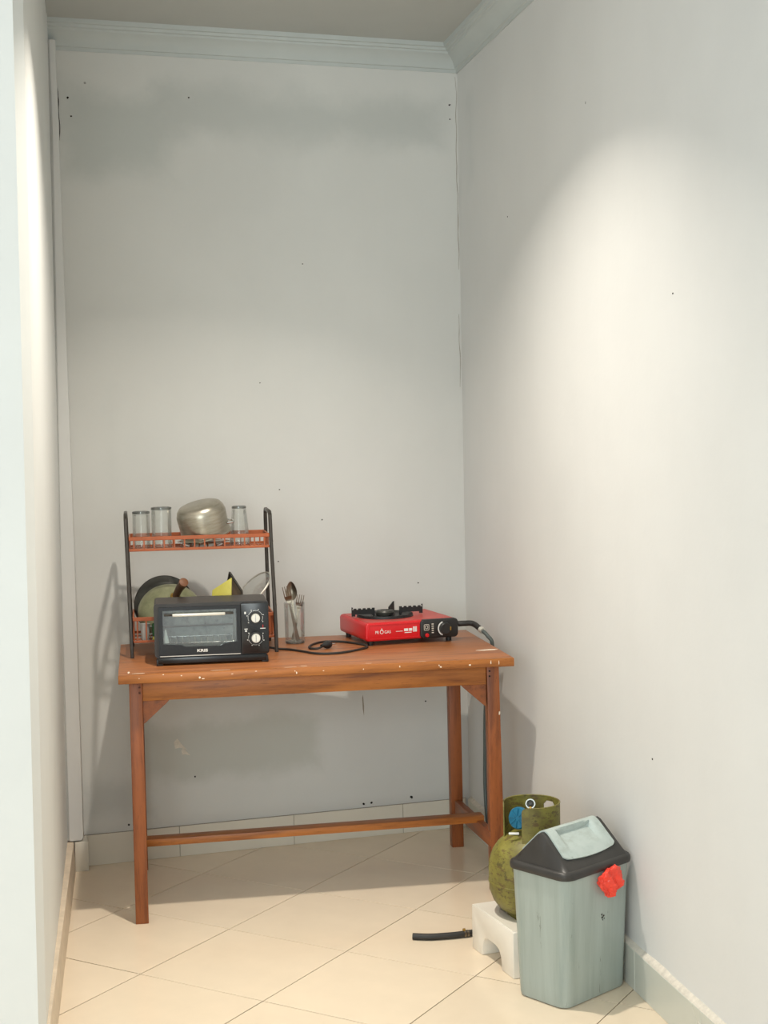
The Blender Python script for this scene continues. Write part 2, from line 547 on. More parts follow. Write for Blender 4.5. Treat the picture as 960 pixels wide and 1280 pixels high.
# cornice
def cornice(name, p0, p1, nrm):
    """moulding between two points at the wall, projecting along nrm"""
    prof = [(0.0, 2.712), (0.006, 2.712), (0.008, 2.722), (0.014, 2.724), (0.016, 2.732), (0.022, 2.745), (0.034, 2.760), (0.048, 2.768),
            (0.050, 2.774), (0.058, 2.776), (0.060, 2.784), (0.068, 2.786), (0.070, ZC+0.002), (0.0, ZC+0.002)]
    r0 = [p0 + nrm*d + V(0, 0, z) for d, z in prof]
    r1 = [p1 + nrm*d + V(0, 0, z) for d, z in prof]
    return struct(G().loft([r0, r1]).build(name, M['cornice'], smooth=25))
nb = V(math.sin(BA), -math.cos(BA), 0)
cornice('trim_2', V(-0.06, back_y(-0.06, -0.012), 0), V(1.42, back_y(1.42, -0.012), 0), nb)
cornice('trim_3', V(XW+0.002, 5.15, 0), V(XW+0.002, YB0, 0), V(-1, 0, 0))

# floor: grout bed and the diagonal tiles, each clipped to the room
struct_floor = G().box(FX0, XW+0.05, YB0, 5.1, -0.06, -0.0025).build('floor', M['grout'], smooth=0)
struct(struct_floor)
def clip(poly, a, b):
    out = []
    def side(p): return (b[0]-a[0])*(p[1]-a[1]) - (b[1]-a[1])*(p[0]-a[0])
    for i in range(len(poly)):
        p, q = poly[i], poly[(i+1) % len(poly)]
        sp_, sq = side(p), side(q)
        if sp_ >= 0: out.append(p)
        if sp_*sq < 0:
            t = sp_/(sp_-sq)
            out.append((p[0]+(q[0]-p[0])*t, p[1]+(q[1]-p[1])*t))
    return out
ANG, TS, OX, OY = 0.7408, 0.4016, 0.1112, 4.4651
da = V(math.cos(ANG), -math.sin(ANG), 0); db = V(-math.sin(ANG), -math.cos(ANG), 0)
# the room is L-shaped: clip to its two convex pieces
ALC = [(e1(0)-0.004, YE), (XR+0.006, YE), (XR+0.006, back_y(XR+0.006, -0.004)), (-0.062, back_y(-0.062, -0.004))]
HALL = [(FX0, YB0), (XR+0.006, YB0), (XR+0.006, YE), (FX0, YE)]
GAP = 0.0016
whole_tile = None
for i in range(-14, 20):
    for j in range(-14, 22):
        o = V(OX, OY, 0) + da*TS*i + db*TS*j
        cs = [o+da*GAP+db*GAP, o+da*(TS-GAP)+db*GAP, o+da*(TS-GAP)+db*(TS-GAP), o+da*GAP+db*(TS-GAP)]
        q = [(c.x, c.y) for c in cs][::-1]
        ar = lambda pl: abs(sum(pl[k][0]*pl[(k+1) % len(pl)][1]-pl[(k+1) % len(pl)][0]*pl[k][1] for k in range(len(pl))))/2 if len(pl) > 2 else 0
        if (o+da*TS/2+db*TS/2).y < 0.6: continue      # beyond this the photograph shows nothing of the floor
        full = ar(q)
        pieces = []
        for R_ in (ALC, HALL):
            c = q
            for k in range(len(R_)):
                c = clip(c, R_[k], R_[(k+1) % len(R_)])
                if len(c) < 3: break
            if len(c) > 2 and ar(c) > 2e-4: pieces.append(c)
        if not pieces: continue
        if abs(sum(map(ar, pieces)) - full) < 1e-5:
            if whole_tile is None:
                w = [((da*TS*u+db*TS*v2).x, (da*TS*u+db*TS*v2).y) for u, v2 in ((GAP/TS, GAP/TS), (1-GAP/TS, GAP/TS), (1-GAP/TS, 1-GAP/TS), (GAP/TS, 1-GAP/TS))]
                t = G().prism(w, 'z', -0.01, 0.0, 0.0006, 1).build('floor_tile', M['tile'], struct_floor, smooth=0)
                whole_tile = t.data
            else:
                t = bpy.data.objects.new('floor_tile', whole_tile); COL.objects.link(t); t.parent = struct_floor
            t.location = (o.x, o.y, 0)
            continue
        # clipped tile: the pieces share an edge at the mouth of the alcove, so keep them in one mesh
        gg = G()
        for c in pieces: gg.prism([(p[0]-o.x, p[1]-o.y) for p in c], 'z', -0.01, 0.0)
        gg.build('floor_tile', M['tile'], struct_floor, smooth=0, loc=(o.x, o.y, 0))

# skirting tiles
base_back = struct(G().box(0, 1, 0, 0.004, 0, 0.1).build('baseboard_back', M['scratch'], smooth=0))
me = base_back.data
for v in me.vertices:
    x = lerp(0.0, XR, v.co.x)
    v.co = V(x, back_y(x, -0.010 if v.co.y > 0 else -0.003), v.co.z*1.045)
xs = [0.0, 0.321, 0.723, 1.125, XR]
for a, c in zip(xs[:-1], xs[1:]):
    a += 0.0009; c -= 0.0009
    g = G()
    lo4 = [V(a, back_y(a), 0), V(c, back_y(c), 0), V(c, back_y(c, -0.006), 0), V(a, back_y(a, -0.006), 0)]
    g.hexa(lo4, [p + V(0, 0, 0.104) for p in lo4], 0.001, 1)
    g.build('skirting_tile', M['sk_back'], base_back, smooth=0)
base_right = G()
# rough mortar ledge on top of the right skirting
N = 120
rings = []
for i in range(N+1):
    y = lerp(5.05, YB0, i/N)
    t = noise.noise(V(y*9, 0.3, 0))*0.004 + noise.noise(V(y*31, 1.3, 0))*0.003
    rings.append([V(XR+0.001, y, 0.098), V(XR+0.001, y, 0.1055), V(XR+0.007+t*0.3, y, 0.111+t*0.6), V(XW+0.002, y, 0.118+t*1.5), V(XW+0.004, y, 0.098)])
base_right.loft(rings)
base_right.box(XR+0.003, XW+0.002, YB0, 5.05, 0, 0.1)
base_right = struct(base_right.build('baseboard_right', M['mortar'], smooth=50))
y = 3.446 + 0.4016*4
while y > YB0:
    ya, yb = max(y-0.4016, YB0)+0.0009, min(y, 5.04)-0.0009
    G().box(XR, XR+0.008, ya, yb, 0, 0.104, 0.001, 1).build('skirting_tile', M['sk_right'], base_right, smooth=0)
    y -= 0.4016
g = G()
def lsk(y): return lerp(-0.086, -0.030, (y-3.34)/(4.9-3.34))
g.hexa([V(-0.11, 3.343, 0), V(lsk(3.343), 3.343, 0), V(lsk(4.9), 4.9, 0), V(-0.065, 4.9, 0)],
       [V(-0.11, 3.343, 0.10), V(lsk(3.343)-0.004, 3.343, 0.10), V(lsk(4.9)-0.004, 4.9, 0.10), V(-0.065, 4.9, 0.10)], 0.001, 1)
struct(g.build('baseboard_left', M['sk_left'], smooth=0))

# small marks, cracks and holes in the walls
def wall_marks():
    spots = [(0.80, 2.03, .004), (0.64, 1.62, .004), (0.70, 1.25, .004), (0.42, 2.58, .005), (0.02, 2.56, .007), (0.03, 2.50, .005), (1.35, 2.60, .006), (1.35, 2.55, .005),
             (0.98, 0.118, .008), (1.01, 0.119, .007), (1.16, 0.125, .009), (0.15, 0.125, .006), (0.10, 0.06, .0), (0.38, 0.27, .005), (0.85, 1.14, .004), (1.22, 0.47, .005), (1.2, 0.9, .004), (0.69, 1.0, .004)]
    for x, z, r in spots:
        if r == 0: continue
        n = 9
        yb = back_y(x, -0.010)
        poly = [(x + r*(0.45+0.35*random.random())*math.cos(2*PI*i/n), z + r*(0.35+0.35*random.random())*math.sin(2*PI*i/n)) for i in range(n)]
        G().prism(poly, 'y', yb-0.0008, yb+0.001).build('plaster_hole', M['hole'], wall_back, smooth=0)
    g = G()
    # scraped streak under the table
    x0, z0 = 0.985, 0.50
    yb = back_y(x0, -0.010)
    g.prism([(x0-0.002, z0), (x0+0.001, z0+0.01), (x0+0.004, z0-0.03), (x0+0.003, z0-0.065), (x0-0.001, z0-0.04)], 'y', yb-0.0008, yb+0.001)
    g.build('scratch', M['scratch'], wall_back, smooth=0)
    for x0, z0, s in ((0.31, 0.395, 1.0), (0.335, 0.365, 0.7)):
        yb = back_y(x0, -0.010)
        G().prism([(x0, z0), (x0+0.012*s, z0+0.012*s), (x0+0.03*s, z0-0.012*s), (x0+0.045*s, z0-0.028*s), (x0+0.02*s, z0-0.02*s), (x0+0.004*s, z0-0.022*s)], 'y', yb-0.0008, yb+0.001).build('bare_patch', M['mortar'], wall_back, smooth=0)
    # crack down the right-hand corner, and another at the left column
    for nm, xx, za, zb, wd in (('corner_crack', 1.378, 2.70, 2.02, 0.0035), ('corner_crack', 1.376, 1.86, 1.60, 0.003), ('corner_crack', -0.006, 2.59, 2.36, 0.006)):
        L, R = [], []
        n = 26
        for i in range(n+1):
            z = lerp(za, zb, i/n)
            c = xx - 0.004 + noise.noise(V(z*14, xx, 0))*0.004
            w = wd*(0.35+0.65*abs(noise.noise(V(z*23, 5, xx))))*math.sin(PI*(i+0.5)/(n+1))**0.3
            L.append((c-w/2, z)); R.append((c+w/2, z))
        yb = back_y(xx, -0.010)
        G().prism(L + R[::-1], 'y', yb-0.0012, yb+0.001).build(nm, M['hole'] if xx < 0 else M['scratch'], wall_back, smooth=0)
    for y_, z_, r in ((4.50, 2.12, .004), (3.2, 1.75, .004), (3.35, 0.62, .004), (4.75, 0.52, .006), (4.80, 0.60, .006), (4.78, 0.48, .005)):
        n = 8
        poly = [(y_ + r*0.8*math.cos(2*PI*i/n), z_ + r*(0.4+0.3*random.random())*math.sin(2*PI*i/n)) for i in range(n)]
        G().prism(poly, 'x', XW-0.0008, XW+0.001).build('plaster_hole', M['hole'], wall_right, smooth=0)
wall_marks()

# recessed lamp in the ceiling of the alcove (above the frame)
t = tag(empty('downlight', (LAMP.x, LAMP.y, ZC)), 'round white ceiling downlight above the front of the table', 'lamp')
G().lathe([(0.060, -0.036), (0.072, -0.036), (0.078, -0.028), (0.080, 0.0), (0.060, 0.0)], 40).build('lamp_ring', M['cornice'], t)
G().lathe([(0.060, -0.028), (0.0, -0.027)], 40).build('lamp_diffuser', M['lamp'], t)

# ------------------------------------------------------------------ table
TA = -0.0437
TO = V(0.1101, 4.2619, 0)
ta = V(math.cos(TA), math.sin(TA), 0); tb = V(-math.sin(TA), math.cos(TA), 0)
def TW(a, b, z): return TO + ta*a + tb*b + V(0, 0, z)
TWD, TD, TZ = 1.183, 0.66, 0.75
table = tag(empty('table', TO, TA), 'long orange-brown wooden table with low stretchers against the white back wall', 'table')
G().box(0, TWD, 0.0225, TD, 0.725, TZ, 0.0015).build('tabletop', M['wood_top'], table)
G().box(0, TWD, 0, 0.022, 0.7245, TZ+0.0003, 0.002).build('edge_strip', M['wood_x'], table)
def leg(x0, x1, y0, y1, dx0, dx1, dy):
    # (x0..x1, y0..y1) at the top; shift at the floor
    lo4 = [V(x0+dx0, y0+dy, 0), V(x1+dx1, y0+dy, 0), V(x1+dx1, y1+dy, 0), V(x0+dx0, y1+dy, 0)]
    hi4 = [V(x0, y0, 0.7245), V(x1, y0, 0.7245), V(x1, y1, 0.7245), V(x0, y1, 0.7245)]
    return G().hexa(lo4, hi4, 0.002).build('leg', M['wood_z'], table)
leg(0.030, 0.068, 0.045, 0.085, 0, 0, 0)
leg(1.108, 1.146, 0.045, 0.085, 0.018, 0.024, 0.05)
leg(0.032, 0.070, 0.585, 0.625, 0, 0, 0)
leg(1.105, 1.146, 0.600, 0.640, 0.006, 0.006, 0.01)
G().box(0.0685, 1.1075, 0.052, 0.074, 0.664, 0.7245, 0.002).build('apron', M['wood_x'], table)
G().box(0.0705, 1.1045, 0.600, 0.620, 0.664, 0.7245, 0.002).build('apron', M['wood_x'], table)
for x in (0.040, 1.116):
    G().box(x, x+0.022, 0.0855, 0.5845 if x < .5 else 0.5995, 0.664, 0.7245, 0.002).build('apron', M['wood_y'], table)
def gusset(x0, sgn):
    poly = [(x0, 0.664), (x0+sgn*0.078, 0.664), (x0+sgn*0.070, 0.655), (x0+sgn*0.006, 0.598), (x0, 0.596)]
    G().prism(poly, 'y', 0.056, 0.072, 0.001, 1).build('corner_bracket', M['wood_y'], table)
gusset(0.0685, 1); gusset(1.1075, -1)
for x in (0.040, 1.118):
    G().hexa([V(x, 0.0855, 0.150), V(x+0.022, 0.0855, 0.150), V(x+0.022, 0.59, 0.118), V(x, 0.59, 0.118)],
             [V(x, 0.0855, 0.196), V(x+0.022, 0.0855, 0.196), V(x+0.022, 0.59, 0.170), V(x, 0.59, 0.170)], 0.0015).build('stretcher', M['wood_y'], table)
g = G()
g.hexa([V(0.036, 0.255, 0.171), V(1.142, 0.255, 0.180), V(1.142, 0.305, 0.180), V(0.036, 0.305, 0.171)],
       [V(0.036, 0.255, 0.193), V(1.142, 0.255, 0.202), V(1.142, 0.305, 0.202), V(0.036, 0.305, 0.193)], 0.0015)
g.build('stretcher', M['wood_x'], table)
# dowel holes at the joints of the front legs
for x in (0.060, 1.116):
    for z in (0.706, 0.690):
        G().lathe([(0.0, 0.0), (0.0028, 0.0), (0.0028, 0.002)], 10, Matrix.Translation((x, 0.0445, z)) @ Matrix.Rotation(PI/2, 4, 'X') @ Matrix.Translation((0, 0, -0.0005))).build('dowel_hole', M['hole'], table)
# bare chips along the worn front edge
g = G()
def chip(x, z, w, h):
    n = 7
    poly = [(x + w*(0.6+0.6*random.random())*math.cos(2*PI*i/n), z + h*(0.6+0.6*random.random())*math.sin(2*PI*i/n)) for i in range(n)]
    g.prism(poly, 'y', -0.0006, 0.002)
for x, z, w, h in ((0.13, .748, .003, .002), (0.182, .743, .003, .002), (0.235, .735, .003, .003), (0.245, .731, .006, .0015), (0.52, .735, .002, .004), (0.515, .741, .0015, .002), (0.60, .738, .002, .001),
                   (0.72, .737, .0015, .002), (0.83, .740, .002, .003), (0.95, .738, .0015, .003), (0.955, .733, .003, .003), (1.045, .735, .003, .003), (1.11, .74, .0015, .006), (1.135, .739, .0012, .007), (0.33, .741, .003, .001), (0.40, .746, .004, .001), (0.06, .74, .002, .001)):
    chip(x, z, w, h)
for x, y_, w, h in ((0.545, .028, .012, .0015), (0.50, .018, .02, .001), (0.30, .022, .03, .0015), (0.06, .03, .02, .003), (0.03, .055, .003, .02), (0.9, .012, .02, .001), (0.74, .02, .01, .001)):
    n = 7
    poly = [(x + w*(0.6+0.6*random.random())*math.cos(2*PI*i/n), y_ + h*(0.6+0.6*random.random())*math.sin(2*PI*i/n)) for i in range(n)]
    g.prism(poly, 'z', 0.749, 0.7506)
for x, y_, z in ((1.1465, 0.06, 0.60), (1.1475, 0.05, 0.575), (1.1475, 0.055, 0.572)):
    g.box(x-0.002, x+0.0008, y_-0.003, y_+0.003, z-0.004, z+0.004, 0.0005, 1)
o = g.build('paint_chips', M['chip'], table, smooth=0); o['kind'] = 'stuff'
# sliver of white paper near the right-hand end
o = G().prism([(1.105, 0.178), (1.13, 0.169), (1.165, 0.172), (1.178, 0.184), (1.15, 0.188)], 'z', 0.7503, 0.7512).build('paper_scrap', M['chip'], None, smooth=0)
o.location = TO; o.rotation_euler = (0, 0, TA)
tag(o, 'small white paper scrap lying on the right end of the table', 'paper')

# ------------------------------------------------------------------ oven
ow, od, oh = 0.345, 0.203, 0.163
oven = tag(empty('toaster_oven', TW(0.108, 0.139, 0.7504), TA-0.022), 'black toaster oven with glass door and two silver knobs on the table', 'oven')
Z0 = 0.024
dx1 = 0.259   # door's right edge
g = G()
outer = rrect(0, ow, Z0, Z0+oh, 0.010, 4)
inner = rrect(0.018, dx1-0.014, Z0+0.018, Z0+oh-0.016, 0.004, 4)
g.ring(outer, inner, 0.016, od-0.012)
g.prism(outer, 'y', od-0.012, od, 0.004, 2)
g.box(0.008, ow-0.008, 0.020, od-0.01, Z0-0.006, Z0+0.004)
g.build('body', M['oven_body'], oven)
# louvres on the right side
for k in range(6):
    G().box(ow-0.0005, ow+0.0012, 0.06+0.02*k, 0.07+0.02*k, Z0+0.05, Z0+0.11, 0.0005, 1).build('louvre', M['oven_black'], oven)
# inside lining
g = G()
cx0, cx1, cz0, cz1 = 0.0185, dx1-0.0145, Z0+0.0185, Z0+oh-0.0165
g.box(cx0, cx1, od-0.016, od-0.0125, cz0, cz1)
g.box(cx0, cx1, 0.020, od-0.016, cz0, cz0+0.001)
g.box(cx0, cx1, 0.020, od-0.016, cz1-0.001, cz1)
g.box(cx0, cx0+0.001, 0.020, od-0.016, cz0, cz1)
g.box(cx1-0.001, cx1, 0.020, od-0.016, cz0, cz1)
g.build('lining', M['galv'], oven, smooth=0)
# wire grill with a row of upright wire ends
gr = G()
zg = cz0+0.022
gr.tube([(cx0+.004, 0.030, zg), (cx1-.004, 0.030, zg), (cx1-.004, od-0.022, zg), (cx0+.004, od-0.022, zg), (cx0+.004, 0.030, zg)], 0.0012, 6)
grill = gr.build('wire_grill', M['chrome'], oven)
for k in range(12):
    x = lerp(cx0+.010, cx1-.010, k/11)
    G().tube([(x, 0.028, zg+0.016 if k % 2 else zg+0.012), (x, 0.0285, zg), (x, od-0.024, zg)], 0.0014, 5).build('grill_wire', M['silver'], grill)
G().tube([(cx0+.004, od*0.55, cz0+0.062), (cx1-.004, od*0.55, cz0+0.064)], 0.003, 8).build('heating_rod', M['steel'], oven)
# folded pale foil lying at the left of the cavity
G().hexa([V(cx0+.006, .034, cz0+.002), V(cx0+.030, .034, cz0+.002), V(cx0+.030, .060, cz0+.002), V(cx0+.006, .060, cz0+.002)],
         [V(cx0+.013, .045, cz0+.062), V(cx0+.017, .045, cz0+.062), V(cx0+.017, .050, cz0+.062), V(cx0+.013, .050, cz0+.062)]).build('foil_liner', M['silver'], oven, smooth=0)
# door
door = G()
do = [(0.014, Z0+0.008), (0.085, Z0+0.008), (0.10, Z0+0.008), (0.20, Z0+0.008), (0.215, Z0+0.008), (dx1, Z0+0.008), (dx1, Z0+oh-0.010), (0.014, Z0+oh-0.010)]
wz = Z0+0.038
di = [(0.026, wz+0.004), (0.080, wz), (0.094, wz-0.006), (0.196, wz-0.006), (0.208, wz), (dx1-0.012, wz+0.005), (dx1-0.012, Z0+oh-0.020), (0.026, Z0+oh-0.020)]
door.ring(do, di, 0.002, 0.015)
door = door.build('door', M['oven_black'], oven, smooth=25)
G().prism(di, 'y', 0.006, 0.0085).build('window_pane', M['oven_glass'], door, smooth=0)
hz = Z0+oh-0.032
G().box(0.055, 0.213, -0.0165, -0.0085, hz-0.0045, hz+0.0045, 0.002).build('handle', M['silver'], door)
g = G()
for x in (0.060, 0.208): g.box(x-0.006, x+0.006, -0.0085, 0.002, hz-0.004, hz+0.004, 0.001)
for x0, x1 in ((0.030, 0.0545), (0.2135, 0.238)): g.box(x0, x1, -0.006, 0.002, hz-0.0035, hz+0.0035, 0.002)
g.build('handle_mount', M['rack_metal'], door)['kind'] = 'stuff'
G().box(0.016, dx1-0.002, 0.0015, 0.006, Z0+0.0045, Z0+0.0065).build('chrome_line', M['silver'], door, smooth=0)
text_mesh('lettering', 'KRIS', 0.0115, M['white_print'], door, FRONT((0.014+dx1)/2+0.006, 0.0018, Z0+0.0195), 0.0004, 0.0004, 1.45)
# control panel
panel = G()
panel.prism(rrect(dx1+0.001, ow-0.001, Z0+0.004, Z0+oh-0.004, 0.006, 3), 'y', 0.003, 0.0155, 0.002, 2)
panel = panel.build('control_panel', M['oven_black'], oven)
px = 0.304
for kz, first in ((Z0+oh-0.050, True), (Z0+0.052, False)):
    RX = Matrix.Translation((px, 0.003, kz)) @ Matrix.Rotation(PI/2, 4, 'X')
    kn = G().lathe([(0.0195, 0.0), (0.0195, 0.006), (0.0185, 0.008), (0.0, 0.008)], 36, RX, True).build('knob', M['black'], oven)
    G().lathe([(0.0135, 0.008), (0.0135, 0.016), (0.0125, 0.0175), (0.0, 0.0175)], 32, RX).build('knob_cap', M['silver'], kn)
    G().box(px-0.0012, px+0.0012, 0.003-0.0185, 0.003-0.0170, kz-0.011, kz+0.011, 0.0004, 1).build('knob_ridge', M['chrome'], kn)
    g = G()
    a0, a1 = (-30, 215) if first else (-215, 30)
    arc = [math.radians(lerp(a0, a1, i/30)) for i in range(31)]
    for i in range(30):
        if i % 6 == 5: continue
        pts = [(px+0.0215*math.cos(arc[i]), kz+0.0215*math.sin(arc[i])), (px+0.0215*math.cos(arc[i+1]), kz+0.0215*math.sin(arc[i+1])),
               (px+0.0224*math.cos(arc[i+1]), kz+0.0224*math.sin(arc[i+1])), (px+0.0224*math.cos(arc[i]), kz+0.0224*math.sin(arc[i]))]
        g.prism(pts, 'y', 0.0024, 0.0032)
    for k in range(6):
        a = math.radians(lerp(a0, a1, k/5))
        g.box(px+0.0255*math.cos(a)-0.0016, px+0.0255*math.cos(a)+0.0016, 0.0024, 0.0032, kz+0.0255*math.sin(a)-0.001, kz+0.0255*math.sin(a)+0.001)
    if not first:
        g.box(px-0.034, px-0.024, 0.0024, 0.0032, kz+0.026, kz+0.0285)
        g.box(px+0.014, px+0.030, 0.0024, 0.0032, kz+0.027, kz+0.029)
        g.box(px-0.032, px-0.026, 0.0024, 0.0032, kz+0.019, kz+0.0235)
    else:
        g.box(px-0.033, px-0.028, 0.0024, 0.0032, kz+0.012, kz+0.019)
    o = g.build('dial_marks', M['white_print'], panel, smooth=0); o['kind'] = 'stuff'
G().box(px+0.021, px+0.0235, 0.0022, 0.0032, Z0+0.082, Z0+0.091).build('indicator_mark', M['red_print'], panel, smooth=0)
for x in (0.004, ow-0.024):
    for yy in (0.010, od-0.030):
        G().box(x, x+0.02, yy, yy+0.02, 0, Z0-0.004, 0.002).build('foot', M['black'], oven)
G().box(0.010, ow-0.010, 0.008, 0.020, 0.006, Z0+0.001, 0.002).build('plinth', M['oven_black'], oven)
# power cord: plugged into nothing, curled on the table to the right of the oven
inv = Matrix.Rotation(-(TA-0.022), 4, 'Z') @ Matrix.Translation(-oven.location)
cpts = [(0.44, 0.345, .790), (0.462, 0.37, .765), (0.50, 0.375, .7545), (0.535, 0.352, .754), (0.575, 0.295, .754), (0.606, 0.245, .754), (0.65, 0.228, .754), (0.70, 0.243, .754), (0.76, 0.298, .754), (0.785, 0.335, .754), (0.778, 0.39, .754), (0.735, 0.462, .754),
        (0.69, 0.492, .754), (0.655, 0.488, .754), (0.62, 0.44, .754), (0.602, 0.385, .754), (0.605, 0.352, .754), (0.622, 0.338, .755), (0.636, 0.343, .758), (0.648, 0.352, .762)]
cpts = [inv @ TW(*p) for p in cpts]
path = smooth_path(cpts, 7)
cord = G().tube(path, 0.0036, 8).build('power_cord', M['rubber'], oven)
e = path[-1]
plug = G()
d = (path[-1]-path[-4]).normalized(); d.z = 0
rot = Matrix.Translation((e.x, e.y, 0.0125)) @ d.to_track_quat('Z', 'Y').to_matrix().to_4x4()
plug.lathe([(0.004, -0.016), (0.006, -0.004), (0.010, 0.002), (0.012, 0.010), (0.012, 0.022), (0.0105, 0.026), (0.0, 0.026)], 18, rot, True)
plug = plug.build('plug', M['black'], cord)
for s in (-1, 1):
    G().lathe([(0.0022, 0.026), (0.0022, 0.042), (0.0, 0.044)], 10, rot @ Matrix.Translation((s*0.0075, 0, 0))).build('plug_pin', M['chrome'], cord)

# ------------------------------------------------------------------ dish rack
rack = tag(empty('dish_rack', TO, TA), 'two-tier dish rack with orange trays and dark metal sides behind the oven', 'rack')
def side_frame(a_foot, a_top, sg):
    pth = [(0.336, 0.751), (0.338, 0.82), (0.350, 0.92), (0.372, 1.01), (0.392, 1.08), (0.398, 1.15), (0.402, 1.182), (0.418, 1.193),
           (0.555, 1.196), (0.574, 1.188), (0.580, 1.16), (0.586, 1.0), (0.592, 0.85), (0.596, 0.751)]
    g = G()
    rings = []
    for i, (b_, z) in enumerate(pth):
        p, q = pth[max(0, i-1)], pth[min(len(pth)-1, i+1)]
        t = V(0, q[0]-p[0], q[1]-p[1]).normalized()
        n_ = V(0, -t.z, t.y)
        a = lerp(a_foot, a_top, (z-0.75)/0.44)
        c = V(a, b_, z)
        hw, hd = 0.0055, 0.0058
        rings.append([c + n_*hw*u + V(hd*w, 0, 0) for u, w in ((-1, -0.6), (-0.6, -1), (0.6, -1), (1, -0.6), (1, 0.6), (0.6, 1), (-0.6, 1), (-1, 0.6))])
    g.loft(rings)
    f = g.build('side_frame', M['rack_metal'], rack)
    # bolts where the trays are fixed
    for z, b_ in ((1.10, 0.394), (1.10, 0.583), (0.835, 0.340), (0.90, 0.347), (0.835, 0.592)):
        a = lerp(a_foot, a_top, (z-0.75)/0.44) + sg*0.0058
        G().lathe([(0.0, 0.0015), (0.0025, 0.001), (0.003, 0.0)], 10, Matrix.Translation((a, b_, z)) @ Matrix.Rotation(sg*PI/2, 4, 'Y')).build('bolt', M['chrome'], f)
side_frame(0.040, 0.030, -1)
side_frame(0.493, 0.487, 1)
def tray(name, a0, a1, b0, b1, z0, z1, nf, ns):
    g = G()
    def hoop(za, zb, w):
        g.box(a0, a1, b0, b0+w, za, zb, 0.001, 1); g.box(a0, a1, b1-w, b1, za, zb, 0.001, 1)
        g.box(a0, a0+w, b0+w, b1-w, za, zb, 0.001, 1); g.box(a1-w, a1, b0+w, b1-w, za, zb, 0.001, 1)
    hoop(z1-0.012, z1, 0.005)
    hoop(z0, z0+0.008, 0.005)
    nb_ = 16
    for i in range(1, nb_):
        x = lerp(a0, a1, i/nb_)
        g.box(x-0.0015, x+0.0015, b0+0.005, b1-0.005, z0+0.001, z0+0.005)
    for k in (0.33, 0.66):
        y_ = lerp(b0, b1, k)
        g.box(a0+0.005, a1-0.005, y_-0.002, y_+0.002, z0, z0+0.004)
    t = g.build(name, M['rack_orange'], rack)
    me = G().box(-0.0022, 0.0022, -0.002, 0.002, z0+0.008, z1-0.012).build('slat', M['rack_orange'], t, smooth=0)
    me.location = (lerp(a0, a1, 0.5/nf), b0+0.0025, 0)
    def cp(x, y_):
        o = bpy.data.objects.new('slat', me.data); o.location = (x, y_, 0); COL.objects.link(o); o.parent = t
    for i in range(nf):
        x = lerp(a0, a1, (i+0.5)/nf)
        if i: cp(x, b0+0.0025)
        cp(x, b1-0.0025)
    for i in range(ns):
        y_ = lerp(b0, b1, (i+0.5)/ns)
        cp(a0+0.0025, y_); cp(a1-0.0025, y_)
    return t
tray('upper_tray', 0.0385, 0.4825, 0.390, 0.578, 1.080, 1.126, 14, 5)
tray('lower_tray', 0.0440, 0.4880, 0.348, 0.588, 0.795, 0.876, 16, 8)

# glasses standing upside down on the upper tray
def tumbler(name, r_mouth, r_base, h, loc, label, group, tilt=(0, 0), up=False, base=0.010):
    t = empty(name, loc, 0)
    t.rotation_euler = (tilt[0], tilt[1], 0)
    tag(t, label, 'glass', group)
    th = 0.0018
    if up:
        prof = [(0.0, 0.0), (r_base-0.001, 0.0), (r_base, 0.002), (r_mouth, h), (r_mouth-th, h), (r_base-th, base), (0.0, base)]
        bz0, bz1 = 0.0004, base
    else:
        prof = [(r_mouth-th, 0.0), (r_mouth, 0.0), (r_base, h-0.002), (r_base-0.001, h), (0.0, h), (0.0, h-base), (r_base-th, h-base), (r_mouth-th, 0.0)]
        bz0, bz1 = h-base, h
    G().lathe(prof, 32).build('tumbler_wall', M['glass'], t)
    if up: G().lathe([(r_base-0.002, 0.0008), (r_base-0.002, base*0.8)], 32, None, True, True).build('tumbler_base', M['glass_base'], t)
    else: G().lathe([(r_base+0.0005, h-base*0.8), (r_base+0.0008, h-base*0.4), (r_base+0.0005, h-0.001), (r_base-0.004, h+0.0004), (r_base-0.004, h-base*0.8)], 32).build('tumbler_base', M['glass_base'], t)
    return t
ZT = 1.0858
tumbler('drinking_glass', 0.0290, 0.0275, 0.117, TW(0.079, 0.478, ZT), 'upside-down clear glass at the left end of the upper rack tray', 'glasses on the upper rack tray')
tumbler('drinking_glass', 0.0320, 0.0320, 0.130, TW(0.143, 0.448, ZT), 'taller upside-down clear glass, second from the left on the upper rack tray', 'glasses on the upper rack tray')
tumbler('drinking_glass', 0.0340, 0.0230, 0.124, TW(0.396, 0.515, ZT), 'upside-down tapered glass right of the aluminium pot on the upper tray', 'glasses on the upper rack tray', (0, 0.0))

# pot, upside down and tilted
pot = tag(empty('cooking_pot', TW(0.286, 0.478, ZT+0.036), TA), 'dented aluminium cooking pot turned upside down on the upper rack tray', 'pot')
pot.rotation_euler = (math.radians(11), math.radians(-13), TA)
g = G()
R1, R0_, H_ = 0.080, 0.0735, 0.104
g.lathe([(R1-0.002, 0.0), (R1+0.003, 0.0), (R1+0.003, 0.004), (R1, 0.006), (R1-0.001, 0.030), (R0_+0.007, H_-0.030), (R0_+0.002, H_-0.014), (R0_-0.006, H_-0.004), (R0_-0.016, H_), (0.0, H_+0.0005),
         (0.0, H_-0.003), (R0_-0.016, H_-0.003), (R0_-0.004, H_-0.014), (R0_+0.004, H_-0.030), (R1-0.003, 0.030), (R1-0.002, 0.0)], 48)
g.build('pot_body', M['alu'], pot)
G().tube(smooth_path([(0.072, -0.036, 0.030), (0.090, -0.030, 0.026), (0.096, -0.012, 0.024), (0.090, 0.004, 0.026), (0.077, 0.006, 0.030)], 5), 0.0035, 8).build('pot_handle', M['chrome'], pot)
